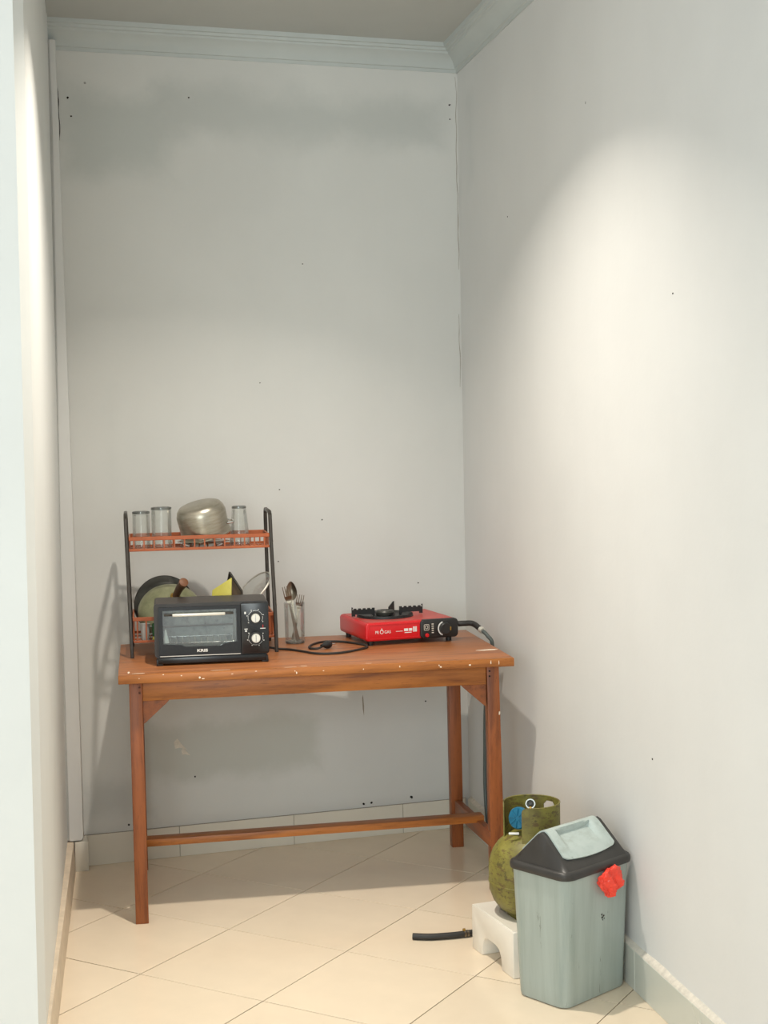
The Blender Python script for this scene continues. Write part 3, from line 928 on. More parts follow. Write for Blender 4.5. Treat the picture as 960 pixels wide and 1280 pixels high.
# metal plate under it
pl = G().lathe([(0.0, 0.001), (0.055, 0.001), (0.072, 0.008), (0.083, 0.013), (0.085, 0.0145), (0.083, 0.0155), (0.071, 0.0105), (0.055, 0.0035), (0.0, 0.0035)], 48).build('metal_plate', M['chrome'])
pl.location = TW(0.276, 0.482, ZT)
tag(pl, 'shiny metal plate lying under the aluminium pot on the upper tray', 'plate')

# lower tray: pan, wok, board, baking tray, lid, cup, sponge
ZL = 0.801
pan = tag(empty('frying_pan', TW(0.155, 0.520, 0.806)), 'dark round frying pan leaning upright behind the olive wok in the lower tray', 'pan')
pan.rotation_euler = (math.radians(72), 0, math.radians(-8))
pan.location = TW(0.145, 0.545, 0.892)
g = G()
g.lathe([(0.0, 0.030), (0.062, 0.030), (0.072, 0.026), (0.092, 0.0), (0.095, 0.0), (0.0955, 0.002), (0.075, 0.029), (0.064, 0.0335), (0.0, 0.0335)], 48)
g.build('pan_body', M['pan_dark'], pan)
G().lathe([(0.0955, -0.0012), (0.0975, 0.0008), (0.0955, 0.0028), (0.0935, 0.0008), (0.0955, -0.0012)], 48).build('pan_rim', M['rack_metal'], pan)
wok = tag(empty('wok', TW(0.205, 0.440, 0.880)), 'olive-green wok with a brown handle tipped on its side in the lower tray', 'wok')
wok.rotation_euler = (math.radians(46), 0, math.radians(-6))
wok.location = TW(0.162, 0.452, 0.880)
g = G()
pr_o = [(0.102*math.sin(t), 0.060*math.cos(t)) for t in [PI/2*i/12 for i in range(13)]]
pr_i = [(0.0995*math.sin(t), 0.0575*math.cos(t)) for t in [PI/2*i/12 for i in range(12, -1, -1)]]
g.lathe(pr_o + pr_i, 48)
g.build('wok_bowl', M['wok_olive'], wok)
inv2 = wok.rotation_euler.to_matrix().inverted()
def wl_(a, b_, z): return inv2 @ (TW(a, b_, z) - wok.location)
G().tube([wl_(0.176, 0.415, 0.918), wl_(0.182, 0.402, 0.936), wl_(0.192, 0.390, 0.957), wl_(0.204, 0.362, 0.977)], [0.0115, 0.011, 0.0125, 0.0145], 16).build('wok_handle', M['handle_wood'], wok)
G().tube([wl_(0.204, 0.362, 0.977), wl_(0.2065, 0.355, 0.9815), wl_(0.2070, 0.3535, 0.9825)], [0.0148, 0.0150, 0.011], 16).build('handle_tip', M['handle_tip'], wok)
G().tube([wl_(0.1795, 0.4065, 0.930), wl_(0.1805, 0.4045, 0.933)], [0.017, 0.0165], 16).build('ferrule', M['brass'], wok)

def leaning(name, corners, th, mat, parent=None, bev=0.002):
    """plate through four world points, with thickness"""
    c = [Vector(p) for p in corners]
    n_ = (c[1]-c[0]).cross(c[3]-c[0]).normalized()
    o0 = sum(c, V(0, 0, 0))/4
    g = G().hexa([p - o0 for p in c], [p - o0 + n_*th for p in c], bev)
    o = g.build(name, mat, parent)
    o.location = o0
    return o
o = leaning('cutting_board', [TW(0.285, 0.41, 0.803), TW(0.352, 0.39, 0.803), TW(0.362, 0.41, 0.985), TW(0.300, 0.43, 0.945)], 0.008, M['board'])
tag(o, 'yellow-green cutting board leaning in the lower tray behind the oven', 'board')
bt = tag(empty('baking_tray', TW(0.365, 0.46, 0.803)), 'grey-brown baking tray leaning right of the yellow-green board', 'tray')
def rel(p): return p - bt.location
q = [TW(0.320, 0.480, 0.803), TW(0.405, 0.430, 0.803), TW(0.398, 0.446, 0.938), TW(0.362, 0.478, 0.998)]
c = [rel(p) for p in q]
n_ = (c[1]-c[0]).cross(c[3]-c[0]).normalized()
G().hexa(c, [p + n_*0.003 for p in c], 0.001).build('tray_floor', M['tray_brown'], bt)
for i in range(4):
    p, r_ = c[i], c[(i+1) % 4]
    k = (sum(c, V(0, 0, 0))/4)
    ip, ir = p + (k-p)*0.06, r_ + (k-r_)*0.06
    G().hexa([p + n_*0.0031, r_ + n_*0.0031, ir + n_*0.0031, ip + n_*0.0031], [p + n_*0.014, r_ + n_*0.014, ir + n_*0.014, ip + n_*0.014]).build('tray_rim', M['rack_metal'], bt)
lid = tag(empty('glass_lid', TW(0.436, 0.515, 0.934)), 'clear round glass pot lid leaning at the right end of the lower tray', 'lid')
lid.rotation_euler = V(-0.68, -0.24, 0.69).to_track_quat('Z', 'Y').to_euler()
lid.scale = (1.05, 1.05, 1.05)
G().lathe([(0.070, 0.0), (0.060, 0.006), (0.040, 0.013), (0.0, 0.018), (0.0, 0.0155), (0.040, 0.0105), (0.060, 0.0035), (0.070, -0.0025), (0.070, 0.0)], 40).build('lid_glass', M['glass'], lid)
G().lathe([(0.070, 0.0022), (0.0725, 0.0), (0.0715, -0.003), (0.069, -0.003), (0.070, 0.0022)], 40).build('lid_rim', M['silver'], lid)
cup = tag(empty('cup', TW(0.082, 0.3715, ZL)), 'small pale grey cup at the left end of the lower tray', 'cup')
G().lathe([(0.0, 0.002), (0.011, 0.002), (0.012, 0.004), (0.0155, 0.052), (0.014, 0.052), (0.0105, 0.006), (0.0, 0.006)], 28).build('cup_body', M['cup_white'], cup)
G().tube(smooth_path([(0.013, 0, 0.044), (0.024, 0, 0.040), (0.024, 0, 0.022), (0.0125, 0, 0.016)], 5), 0.002, 8).build('cup_handle', M['cup_white'], cup)
sp2 = tag(empty('sponge', TW(0.122, 0.365, ZL)), 'green sponge with a yellow layer in the lower tray beside the pale cup', 'sponge')
G().box(-0.018, 0.038, -0.008, 0.012, 0.0, 0.012, 0.003).build('foam', M['board'], sp2)
G().box(-0.018, 0.038, -0.008, 0.012, 0.0122, 0.052, 0.003).build('scourer', M['green'], sp2)

# ------------------------------------------------------------------ cutlery in a glass
gl = tumbler('drinking_glass', 0.0345, 0.0325, 0.134, TW(0.571, 0.520, 0.7503), 'tall clear glass holding cutlery, on the table right of the rack', None, (0, 0), True, 0.008)
del_base = TW(0.571, 0.520, 0.7503)
def cutlery(name, kind, foot, top, face, label):
    """foot and top are world points; face is roughly the direction its bowl faces"""
    ax = (top-foot); L = ax.length; ax.normalize()
    n_ = (face - ax*face.dot(ax)).normalized(); s_ = ax.cross(n_)
    R = Matrix((s_, n_, ax)).transposed().to_4x4(); R.translation = foot
    root = empty(name); root.matrix_world = R
    tag(root, label, kind)
    # local: x across, y faces the viewer, z along
    hl = L*0.68
    rings = []
    for t in [i/10 for i in range(11)]:
        z = hl*t
        w = lerp(0.0070, 0.0032, min(1, t*1.3)) if t < 0.8 else lerp(0.0032, 0.0040, (t-0.8)/0.2)
        th = 0.0011
        y_ = 0.003*math.sin(PI*t)
        rings.append([V(-w, y_-th, z), V(w, y_-th, z), V(w, y_+th, z), V(-w, y_+th, z)])
    G().loft(rings).build('cutlery_handle', M['steel'], root)
    if kind == 'spoon':
        rings = []
        for t in [i/14 for i in range(15)]:
            z = hl + (L-hl)*t
            w = 0.0040 + 0.0140*math.sin(PI*min(1, t**0.8*1.0))**0.75 if t < 1 else 0.003
            dpt = 0.007*math.sin(PI*t)
            rings.append([V(-w, -0.001, z), V(-w*0.5, -dpt*0.75-0.001, z), V(0, -dpt-0.001, z), V(w*0.5, -dpt*0.75-0.001, z), V(w, -0.001, z),
                          V(w, 0.0008, z), V(w*0.5, -dpt*0.75+0.0008, z), V(0, -dpt+0.0008, z), V(-w*0.5, -dpt*0.75+0.0008, z), V(-w, 0.0008, z)])
        G().loft(rings).build('spoon_bowl', M['steel'], root)
    else:
        zc_ = hl + (L-hl)*0.42
        rings = []
        for t in [i/6 for i in range(7)]:
            z = lerp(hl, zc_, t)
            w = lerp(0.0040, 0.0125, math.sin(PI/2*t))
            y_ = -0.003*math.sin(PI*t)
            rings.append([V(-w, y_-0.001, z), V(w, y_-0.001, z), V(w, y_+0.001, z), V(-w, y_+0.001, z)])
        G().loft(rings).build('fork_root', M['steel'], root)
        for k in range(4):
            x = lerp(-0.0106, 0.0106, k/3)
            G().hexa([V(x-0.0019, -0.001, zc_), V(x+0.0019, -0.001, zc_), V(x+0.0019, 0.001, zc_), V(x-0.0019, 0.001, zc_)],
                     [V(x-0.0011, 0.002, L), V(x+0.0011, 0.002, L), V(x+0.0011, 0.0034, L), V(x-0.0011, 0.0034, L)]).build('tine', M['steel'], root, smooth=0)
    return root
TOWARD = V(-0.15, -1, 0.1)
cutlery('spoon', 'spoon', TW(0.574, 0.518, 0.760), TW(0.562, 0.534, 0.953), TOWARD, 'steel spoon standing tallest in the cutlery glass')
cutlery('fork', 'fork', TW(0.580, 0.508, 0.760), TW(0.541, 0.496, 0.942), TOWARD, 'steel fork at the left of the cutlery glass')
cutlery('fork', 'fork', TW(0.566, 0.528, 0.760), TW(0.594, 0.522, 0.910), TOWARD, 'shorter steel fork leaning right in the cutlery glass')

# ------------------------------------------------------------------ portable gas stove
sw, sd, sh = 0.317, 0.285, 0.060
stove = tag(empty('gas_stove', TW(0.784, 0.362, 0.7502), TA+0.162), 'red portable gas stove with black burner at the right end of the table', 'stove')
SZ = 0.015
g = G()
g.prism(rrect(0, sw, SZ, SZ+sh, 0.012, 5), 'y', 0.0, sd, 0.005, 3)
g.build('casing', M['stove_red'], stove, smooth=40)
g = G()
g.prism([(0.010, 0.012), (sw-0.010, 0.012), (sw-0.010, sd-0.012), (0.010, sd-0.012)], 'z', SZ+sh-0.001, SZ+sh+0.0015, 0.0008, 1)
g.build('top_plate', M['stove_top'], stove)
# raised border of the red front panel
xp = 0.187
g = G()
g.ring(rrect(0.012, xp-0.003, SZ+0.006, SZ+sh-0.006, 0.005, 3), rrect(0.0145, xp-0.0055, SZ+0.0085, SZ+sh-0.0085, 0.004, 3), -0.0015, 0.002)
g.build('front_border', M['stove_red'], stove)
g = G()
g.prism(rrect(xp, sw+0.003, SZ-0.001, SZ+sh+0.001, 0.013, 5), 'y', -0.006, 0.020, 0.004, 3)
g.build('control_panel', M['black'], stove, smooth=40)
RX = Matrix.Translation((xp+0.083, -0.006, SZ+sh*0.5)) @ Matrix.Rotation(PI/2, 4, 'X')
kn = G().lathe([(0.0245, 0.0), (0.0245, 0.004), (0.0200, 0.005), (0.0190, 0.016), (0.0170, 0.018), (0.0, 0.018)], 36, RX, True).build('knob', M['black'], stove)
G().box(xp+0.096, xp+0.101, -0.0255, -0.0235, SZ+sh*0.5-0.006, SZ+sh*0.5+0.006, 0.001, 1).build('knob_pointer', M['brass'], kn)
kx, kz = xp+0.083, SZ+sh*0.5
g = G()
arc = [math.radians(lerp(110, 250, i/16)) for i in range(17)]
g.prism([(kx+0.0245*math.cos(a), kz+0.0245*math.sin(a)) for a in arc] + [(kx+0.0205*math.cos(a), kz+0.0205*math.sin(a)) for a in arc[::-1]], 'y', -0.0112, -0.0102)
g.build('dial_arc', M['white_print'], stove, smooth=0)
G().lathe([(0.0065, 0.0), (0.0065, 0.004), (0.005, 0.006), (0.0, 0.006)], 20, Matrix.Translation((xp+0.022, -0.006, SZ+0.010)) @ Matrix.Rotation(PI/2, 4, 'X')).build('lock_button', M['stove_red'], stove)
# print on the panels
text_mesh('lettering', 'PR', 0.0140, M['white_print'], stove, FRONT(0.039, -0.0004, SZ+sh*0.47), 0.0004, 0.0, 0.85)
text_mesh('lettering', 'GAS', 0.0140, M['white_print'], stove, FRONT(0.075, -0.0004, SZ+sh*0.47), 0.0004, 0.0, 0.85)
g = G()
cx_, cz_ = 0.0550, SZ+sh*0.49
arc = [2*PI*i/18 for i in range(18)]
drop_o = [(cx_+0.0062*math.cos(a), cz_-0.0005+0.0062*math.sin(a)*(1.35 if math.sin(a) > 0 else 1)) for a in arc]
drop_i = [(cx_+0.0044*math.cos(a), cz_-0.0005+0.0044*math.sin(a)*(1.25 if math.sin(a) > 0 else 1)) for a in arc]
g.ring(drop_o, drop_i, -0.0006, 0.0004)
g.prism([(cx_-0.0015, cz_+0.0095), (cx_+0.0005, cz_+0.013), (cx_+0.0015, cz_+0.009)], 'y', -0.0006, 0.0004)
g.build('flame_emblem', M['white_print'], stove, smooth=0)
g = G()
g.box(0.104, 0.127, -0.0006, 0.0004, SZ+sh*0.46, SZ+sh*0.46+0.0015)
g.box(0.132, 0.146, -0.0006, 0.0004, SZ+sh*0.46, SZ+sh*0.46+0.0085)
g.box(0.149, 0.160, -0.0006, 0.0004, SZ+sh*0.46, SZ+sh*0.46+0.0085)
for k in range(4): g.box(0.163+0.0035*k, 0.1655+0.0035*k, -0.0006, 0.0004, SZ+sh*0.40, SZ+sh*0.40+0.017)
g.box(0.134, 0.158, -0.0006, 0.0004, SZ+sh*0.36, SZ+sh*0.36+0.0025)
g.build('small_print', M['white_print'], stove, smooth=0)
g = G()
g.ring(rrect(xp+0.012, xp+0.030, SZ+0.026, SZ+0.046, 0.003, 2), rrect(xp+0.0135, xp+0.0285, SZ+0.0275, SZ+0.0445, 0.002, 2), -0.0066, -0.0056)
g.ring(rrect(xp+0.016, xp+0.026, SZ+0.031, SZ+0.042, 0.003, 2), rrect(xp+0.0175, xp+0.0245, SZ+0.0325, SZ+0.0405, 0.002, 2), -0.0066, -0.0056)
for k in range(5): g.box(xp+0.039, xp+0.046, -0.0066, -0.0056, SZ+0.016+0.007*k, SZ+0.0195+0.007*k)
g.build('panel_print', M['silver'], stove, smooth=0)
# burner dish and pan supports
bx, by, bz = 0.118, 0.150, SZ+sh+0.0015
bur = G().lathe([(0.0, 0.002), (0.060, 0.002), (0.082, 0.004), (0.090, 0.009), (0.093, 0.009), (0.095, 0.0), (0.0, 0.0)], 48, Matrix.Translation((bx, by, bz))).build('drip_pan', M['cast'], stove)
G().lathe([(0.012, 0.002), (0.030, 0.004), (0.032, 0.014), (0.028, 0.020), (0.016, 0.021), (0.014, 0.012), (0.0, 0.012)], 32, Matrix.Translation((bx, by, bz))).build('burner_head', M['pan_dark'], bur)
def support(angle, r0, r1, h, teeth):
    ca, sa = math.cos(angle), math.sin(angle)
    top = []
    if teeth:
        n = 5
        for k in range(n):
            a0, a1 = lerp(r0, r1, k/n), lerp(r0, r1, (k+1)/n)
            top += [(a0, h), (lerp(a0, a1, 0.55), h), (lerp(a0, a1, 0.6), h-0.004), (lerp(a0, a1, 0.95), h-0.004)]
        top += [(r1-0.004, h), (r1-0.004, h+0.004), (r1, h+0.005)]
    else:
        top = [(r0, h-0.008), (r1-0.006, h+0.006), (r1, h+0.007)]
    poly = top + [(r1, 0.004), (r1-0.012, 0.004), (r1-0.012, 0.010), (r0+0.012, 0.010), (r0+0.006, 0.002), (r0, 0.002)]
    g = G().prism(poly, 'y', -0.0018, 0.0018)
    bmesh.ops.transform(g.bm, matrix=Matrix.Translation((bx, by, bz)) @ Matrix.Rotation(angle, 4, 'Z'), verts=g.bm.verts)
    g.build('pan_support', M['cast'], bur, smooth=0)
rel_a = -(TA+0.162)
support(PI-0.02, 0.036, 0.116, 0.030, True)
support(-0.06, 0.050, 0.132, 0.030, True)
support(math.radians(48), 0.034, 0.078, 0.034, False)
support(-PI/2, 0.042, 0.088, 0.014, False)
for x, y_ in ((0.022, 0.02), (sw-0.022, 0.02), (0.022, sd-0.03), (sw-0.022, sd-0.03)):
    G().lathe([(0.009, 0.0), (0.010, SZ+0.002)], 14, Matrix.Translation((x, y_, 0)), True).build('foot', M['black'], stove)
G().lathe([(0.008, 0.0), (0.008, 0.014), (0.005, 0.015), (0.005, 0.022)], 16, Matrix.Translation((sw, 0.030, SZ+0.036)) @ Matrix.Rotation(PI/2, 4, 'Y'), True, True).build('gas_inlet', M['chrome'], stove)

# ------------------------------------------------------------------ gas hose from the stove, over the table end, down the right wall
ih = stove.matrix_basis.copy()
ih = Matrix.Translation(stove.location) @ Matrix.Rotation(TA+0.162, 4, 'Z')
p_in = ih @ V(sw+0.016, 0.030, SZ+0.036)
hose = tag(empty('gas_hose', p_in), 'gas hose from the red stove over the table end down the right wall', 'hose')
def HL(p): return Vector(p) - p_in
sl = smooth_path([p_in, p_in + V(0.020, -0.004, 0.001), TW(1.158, 0.440, 0.800), TW(1.176, 0.395, 0.784)], 8)
G().tube([HL(p) for p in sl], 0.0095, 14).build('hose_sleeve', M['rubber'], hose)
dn = smooth_path([sl[-1], TW(1.190, 0.372, 0.768), TW(1.205, 0.368, 0.735), V(1.330, 4.640, 0.62), V(1.335, 4.690, 0.50), V(1.338, 4.712, 0.36), V(1.336, 4.710, 0.22), V(1.330, 4.650, 0.08),
                  V(1.320, 4.52, 0.010), V(1.315, 4.30, 0.009), V(1.300, 4.10, 0.009), V(1.24, 3.97, 0.009)], 8)
G().tube([HL(p) for p in dn], 0.0065, 12).build('hose_line', M['hose_grey'], hose)
cl = [sl[-2], sl[-1], sl[-1]+(sl[-1]-sl[-2]).normalized()*0.008]
G().tube([HL(p) for p in cl], 0.0104, 14).build('hose_clamp', M['silver'], hose)

# ------------------------------------------------------------------ cut hose on the floor
hp = tag(empty('hose_piece', (0.98, 3.95, 0)), 'short thick black hose lying on the floor left of the white block', 'hose')
pts = smooth_path([V(0.904-0.98, 3.965-3.95, 0.0095), V(0.95-0.98, 3.948-3.95, 0.0095), V(1.01-0.98, 3.943-3.95, 0.0095), V(1.060-0.98, 3.946-3.95, 0.0098), V(1.115-0.98, 3.955-3.95, 0.0098)], 8)
G().tube(pts, 0.0092, 16).build('hose_body', M['rubber'], hp)
d = (pts[-9]-pts[-10]).normalized()
k = min(range(len(pts)), key=lambda i: abs(pts[i].x - (1.055-0.98)))
for s in (-0.005, 0.004):
    G().tube([pts[k]+d*s, pts[k]+d*(s+0.0055)], 0.0103, 16).build('clamp_band', M['steel'], hp)
G().box(-0.004, 0.004, -0.003, 0.003, 0.009, 0.016, 0.001, 1, Matrix.Translation(pts[k]-d*0.004)).build('clamp_screw', M['brass'], hp)

# ------------------------------------------------------------------ white stand and gas cylinder
SA = 0.156
stand = tag(empty('cylinder_stand', (1.050, 3.860, 0), SA), 'white block stand with an arched cutout under the green gas cylinder', 'stand')
# local: x to the right, y away from the camera (negative = nearer); left face at x = 0
SL, SWD, SH = 0.262, 0.240, 0.124
arch = [(0, 0), (-0.066, 0), (-0.070, 0.030), (-0.078, 0.048), (-0.095, 0.056), (-0.150, 0.056), (-0.172, 0.050), (-0.184, 0.034), (-0.190, 0), (-SL, 0), (-SL, SH), (0, SH)]
g = G()
g.prism(arch, 'x', 0.0, 0.055, 0.003, 2)
g.prism(arch, 'x', SWD-0.055, SWD, 0.003, 2)
# deck with a round hollow
b = bmesh.new()
n = 48
ccx, ccy, rr = 0.125, -0.130, 0.100
def sq(a):
    dx, dy = math.cos(a), math.sin(a)
    k = 1e9
    if dx > 1e-6: k = min(k, (SWD-0.0545-ccx)/dx)
    if dx < -1e-6: k = min(k, (0.0545-ccx)/dx)
    if dy > 1e-6: k = min(k, (0-ccy)/dy)
    if dy < -1e-6: k = min(k, (-SL-ccy)/dy)
    return ccx+dx*k, ccy+dy*k
g.box(0.050, SWD-0.050, -SL, 0, 0.060, 0.110)
b.free()
stand_body = g.build('stand_body', M['stand'], stand, smooth=40)
# raised top with a round hollow for the cylinder's foot
rr = 0.092
def sq2(a):
    dx, dy = math.cos(a), math.sin(a)
    k = 1e9
    if dx > 1e-6: k = min(k, (SWD-0.006-ccx)/dx)
    if dx < -1e-6: k = min(k, (0.006-ccx)/dx)
    if dy > 1e-6: k = min(k, (-0.006-ccy)/dy)
    if dy < -1e-6: k = min(k, (-SL+0.006-ccy)/dy)
    return ccx+dx*k, ccy+dy*k
angs = sorted([2*PI*i/n for i in range(n)] + [math.atan2(y_-ccy, x_-ccx) % (2*PI) for x_ in (0.006, SWD-0.006) for y_ in (-0.006, -SL+0.006)])
out_ = [sq2(a) for a in angs]
inn = [(ccx+rr*math.cos(a), ccy+rr*math.sin(a)) for a in angs]
g = G()
g.loft([[V(x, y_, 0.112) for x, y_ in out_], [V(x, y_, SH+0.001) for x, y_ in out_], [V(x, y_, SH+0.001) for x, y_ in inn], [V(ccx+(x-ccx)*0.93, ccy+(y_-ccy)*0.93, 0.112) for x, y_ in inn]], False, False)
g.build('stand_top', M['stand'], stand, smooth=40)

CC = V(stand.location.x, stand.location.y, 0) + Matrix.Rotation(SA, 3, 'Z') @ V(ccx, ccy, 0)
cyl = tag(empty('gas_cylinder', (CC.x, CC.y, 0.110)), 'small olive-green gas cylinder with scuffed paint standing on the white block', 'gas cylinder')
cyl.rotation_euler = (0, 0, -0.31)
g = G()
prof = [(0.0, 0.012), (0.050, 0.013), (0.074, 0.020), (0.094, 0.034), (0.108, 0.054), (0.1165, 0.078), (0.1185, 0.098), (0.1185, 0.1005), (0.1200, 0.1015), (0.1200, 0.1075), (0.1185, 0.1085), (0.1190, 0.120), (0.1195, 0.140),
        (0.1165, 0.164), (0.108, 0.187), (0.095, 0.206), (0.078, 0.222), (0.056, 0.234), (0.030, 0.240), (0.0, 0.241)]
g.lathe(prof, 56)
g.build('tank', M['olive'], cyl, smooth=50)
G().lathe([(0.066, 0.0), (0.069, 0.0), (0.072, 0.020), (0.069, 0.021), (0.066, 0.0)], 40).build('foot_ring', M['olive'], cyl)
# collar: a curved plate with a gap on the left front and a hand hole on the right at the back
# local frame: +x image right, +y away from the camera
def collar():
    R_ = 0.0775
    th = 0.003
    z0, z1 = 0.219, 0.318
    a0, a1 = math.radians(250-360), math.radians(186)
    NA, NZ_ = 150, 34
    b = bmesh.new()
    def inside(a, z):
        # D-shaped hand hole
        d = math.degrees(a)
        u = (d-48)/20.0
        v = (z-0.289)/0.019
        return abs(u) < 0.80*(1 if v < 0 else math.sqrt(max(0, 1-v*v*0.9))) and -0.75 < v < 0.95 and (u*0.8+v*0.35 < 0.75)
    grid = {}
    def vert(i, j, k):
        key = (i, j, k)
        if key not in grid:
            a = lerp(a0, a1, i/NA); z = lerp(z0, z1, j/NZ_)
            if j == NZ_: z -= 0
            r = R_ - (th if k else 0)
            # rounded upper corners at the gap
            e_ = min(i, NA-i)/NA*(a1-a0)*R_
            if e_ < 0.014:
                dz = 0.014-math.sqrt(max(0, 0.014**2-(0.014-e_)**2))
                z = min(z, z1-dz*0.8)
            grid[key] = b.verts.new((r*math.cos(a), r*math.sin(a), z))
        return grid[key]
    occ = [[not inside(lerp(a0, a1, (i+.5)/NA), lerp(z0, z1, (j+.5)/NZ_)) for j in range(NZ_)] for i in range(NA)]
    def ok(i, j): return 0 <= i < NA and 0 <= j < NZ_ and occ[i][j]
    for i in range(NA):
        for j in range(NZ_):
            if not occ[i][j]: continue
            b.faces.new([vert(i, j, 0), vert(i+1, j, 0), vert(i+1, j+1, 0), vert(i, j+1, 0)])
            b.faces.new([vert(i, j, 1), vert(i, j+1, 1), vert(i+1, j+1, 1), vert(i+1, j, 1)])
            for (di_, dj_, p, q_) in ((-1, 0, (i, j), (i, j+1)), (1, 0, (i+1, j+1), (i+1, j)), (0, -1, (i+1, j), (i, j)), (0, 1, (i, j+1), (i+1, j+1))):
                if not ok(i+di_, j+dj_):
                    try: b.faces.new([vert(*p, 0), vert(*q_, 0), vert(*q_, 1), vert(*p, 1)])
                    except ValueError: pass
    bmesh.ops.recalc_face_normals(b, faces=b.faces)
    g = G(); g.merge(b)
    # rolled lip along the top
    lip = [V((R_-0.0015)*math.cos(a), (R_-0.0015)*math.sin(a), z1) for a in [lerp(a0+0.2, a1-0.2, i/60) for i in range(61)]]
    g.tube(lip, 0.0024, 8)
    return g.build('collar', M['olive'], cyl, smooth=50)
collar()
# valve and regulator
g = G().lathe([(0.016, 0.236), (0.016, 0.256), (0.012, 0.258), (0.012, 0.276), (0.014, 0.278), (0.014, 0.290), (0.0, 0.291)], 24)
g.build('valve', M['brass'], cyl)
reg = G()
RD = Matrix.Translation((-0.033, -0.030, 0.281)) @ V(-0.50, -0.84, 0.22).to_track_quat('Z', 'Y').to_matrix().to_4x4()
reg.lathe([(0.0, -0.030), (0.012, -0.030), (0.014, -0.010), (0.026, -0.008), (0.0300, -0.003), (0.0300, 0.006), (0.027, 0.010), (0.018, 0.0115), (0.0, 0.012)], 36, RD)
reg = reg.build('regulator', M['blue'], cyl, smooth=40)
for i in range(8):
    a = 2*PI*i/8
    G().box(0.006, 0.026, -0.0012, 0.0012, 0.0100, 0.0140, 0.0004, 1, RD @ Matrix.Rotation(a, 4, 'Z')).build('regulator_rib', M['blue'], reg)
G().tube([RD @ V(0.031*math.cos(a), 0.031*math.sin(a), 0.002) for a in [lerp(2.3, 4.1, i/12) for i in range(13)]], 0.0012, 6).build('seal_wire', M['chrome'], reg)
G().box(-0.062, -0.034, -0.060, -0.052, 0.243, 0.248, 0.001).build('valve_tab', M['white_print'], cyl)
RG = Matrix.Translation((-0.003, 0.020, 0.307)) @ V(0.0, -0.93, 0.37).to_track_quat('Z', 'Y').to_matrix().to_4x4()
kn = G().lathe([(0.0105, -0.002), (0.0135, -0.002), (0.0142, 0.001), (0.0135, 0.004), (0.0105, 0.004), (0.0105, -0.002)], 32, RG).build('gauge_ring', M['chrome'], cyl)
G().lathe([(0.0, -0.012), (0.0104, -0.010), (0.0104, 0.001), (0.006, 0.002), (0.0045, 0.006), (0.0, 0.006)], 28, RG).build('gauge_face', M['pan_dark'], kn)
G().tube([V(-0.003, 0.022, 0.300), V(-0.002, 0.008, 0.288)], 0.006, 12).build('gauge_stem', M['brass'], cyl)

# ------------------------------------------------------------------ swing-top bin
BX, BY, BR = 1.216, 3.500, 0.535
bin_ = tag(empty('swing_bin', (BX, BY, 0), BR), 'grey-green plastic swing bin with black lid, beside the gas cylinder', 'bin')
def rr3(w, d_, r, z, n=6):
    return [V(x, y_, z) for x, y_ in rrect(-w/2, w/2, -d_/2, d_/2, r, n)]
w0, d0, w1, d1 = 0.248, 0.164, 0.258, 0.190
zr = 0.328
g = G()
rings = [rr3(w0-0.014, d0-0.014, 0.024, 0.001), rr3(w0-0.004, d0-0.004, 0.028, 0.003), rr3(w0, d0, 0.030, 0.010)]
for k in range(1, 9):
    t = k/8
    rings.append(rr3(lerp(w0, w1, t), lerp(d0, d1, t), lerp(0.030, 0.026, t), lerp(0.010, zr+0.006, t)))
for k in range(8, -1, -1):
    t = k/8
    rings.append(rr3(lerp(w0, w1, t)-0.005, lerp(d0, d1, t)-0.005, lerp(0.028, 0.024, t), lerp(0.012, zr+0.006, t)))
g.loft(rings, True, True)
g.build('bin_body', M['bin'], bin_, smooth=40)
# lid: rolled rim, gable hood with slots, swing flap
lid_ = G()
lid_.loft([rr3(w1+0.004, d1+0.004, 0.028, zr-0.001), rr3(w1+0.014, d1+0.014, 0.033, zr+0.001), rr3(w1+0.017, d1+0.017, 0.034, zr+0.008), rr3(w1+0.015, d1+0.015, 0.033, zr+0.016),
           rr3(w1+0.008, d1+0.008, 0.030, zr+0.020), rr3(w1-0.004, d1-0.004, 0.024, zr+0.022)], True, False)
ZR = 0.437
zb = zr+0.021
wb, db_ = w1-0.006, d1-0.006
n_end = 0.016
def hood(x, half_d, zt, sink):
    """gable cross-section at x"""
    pts = []
    for t in [i/16 for i in range(17)]:
        u = lerp(-1, 1, t)
        y_ = u*half_d
        k = 1-abs(u)
        z = zb + (zt-zb)*(1-(1-k)**1.0)
        z -= 0.012*max(0, 1-abs(u)/0.18)**2*0.6
        if abs(u) < 0.66: z -= sink
        pts.append(V(x, y_, z))
    return pts
secs = [(-wb/2, 0.97, 0.0, ), (-wb/2+0.004, 0.985, 0.35), (-wb/2+n_end*0.75, 0.99, 0.94), (-wb/2+n_end, 1.0, 1.0), (-wb/2+0.030, 1.0, 1.0), (-wb/2+0.032, 1.0, 1.001), (wb/2-0.042, 1.0, 1.001), (wb/2-0.040, 1.0, 1.0), (wb/2-n_end, 1.0, 1.0), (wb/2-n_end*0.75, 0.99, 0.94), (wb/2-0.004, 0.985, 0.35), (wb/2, 0.97, 0.0)]
rings = []
for x, dd, hh in secs:
    rings.append(hood(x, db_/2*dd, lerp(zb+0.001, ZR, min(1, hh)), 0.014 if hh > 1 else 0))
lid_.loft(rings, True, True, closed=True)
lid_.build('lid', M['lid'], bin_, smooth=35)
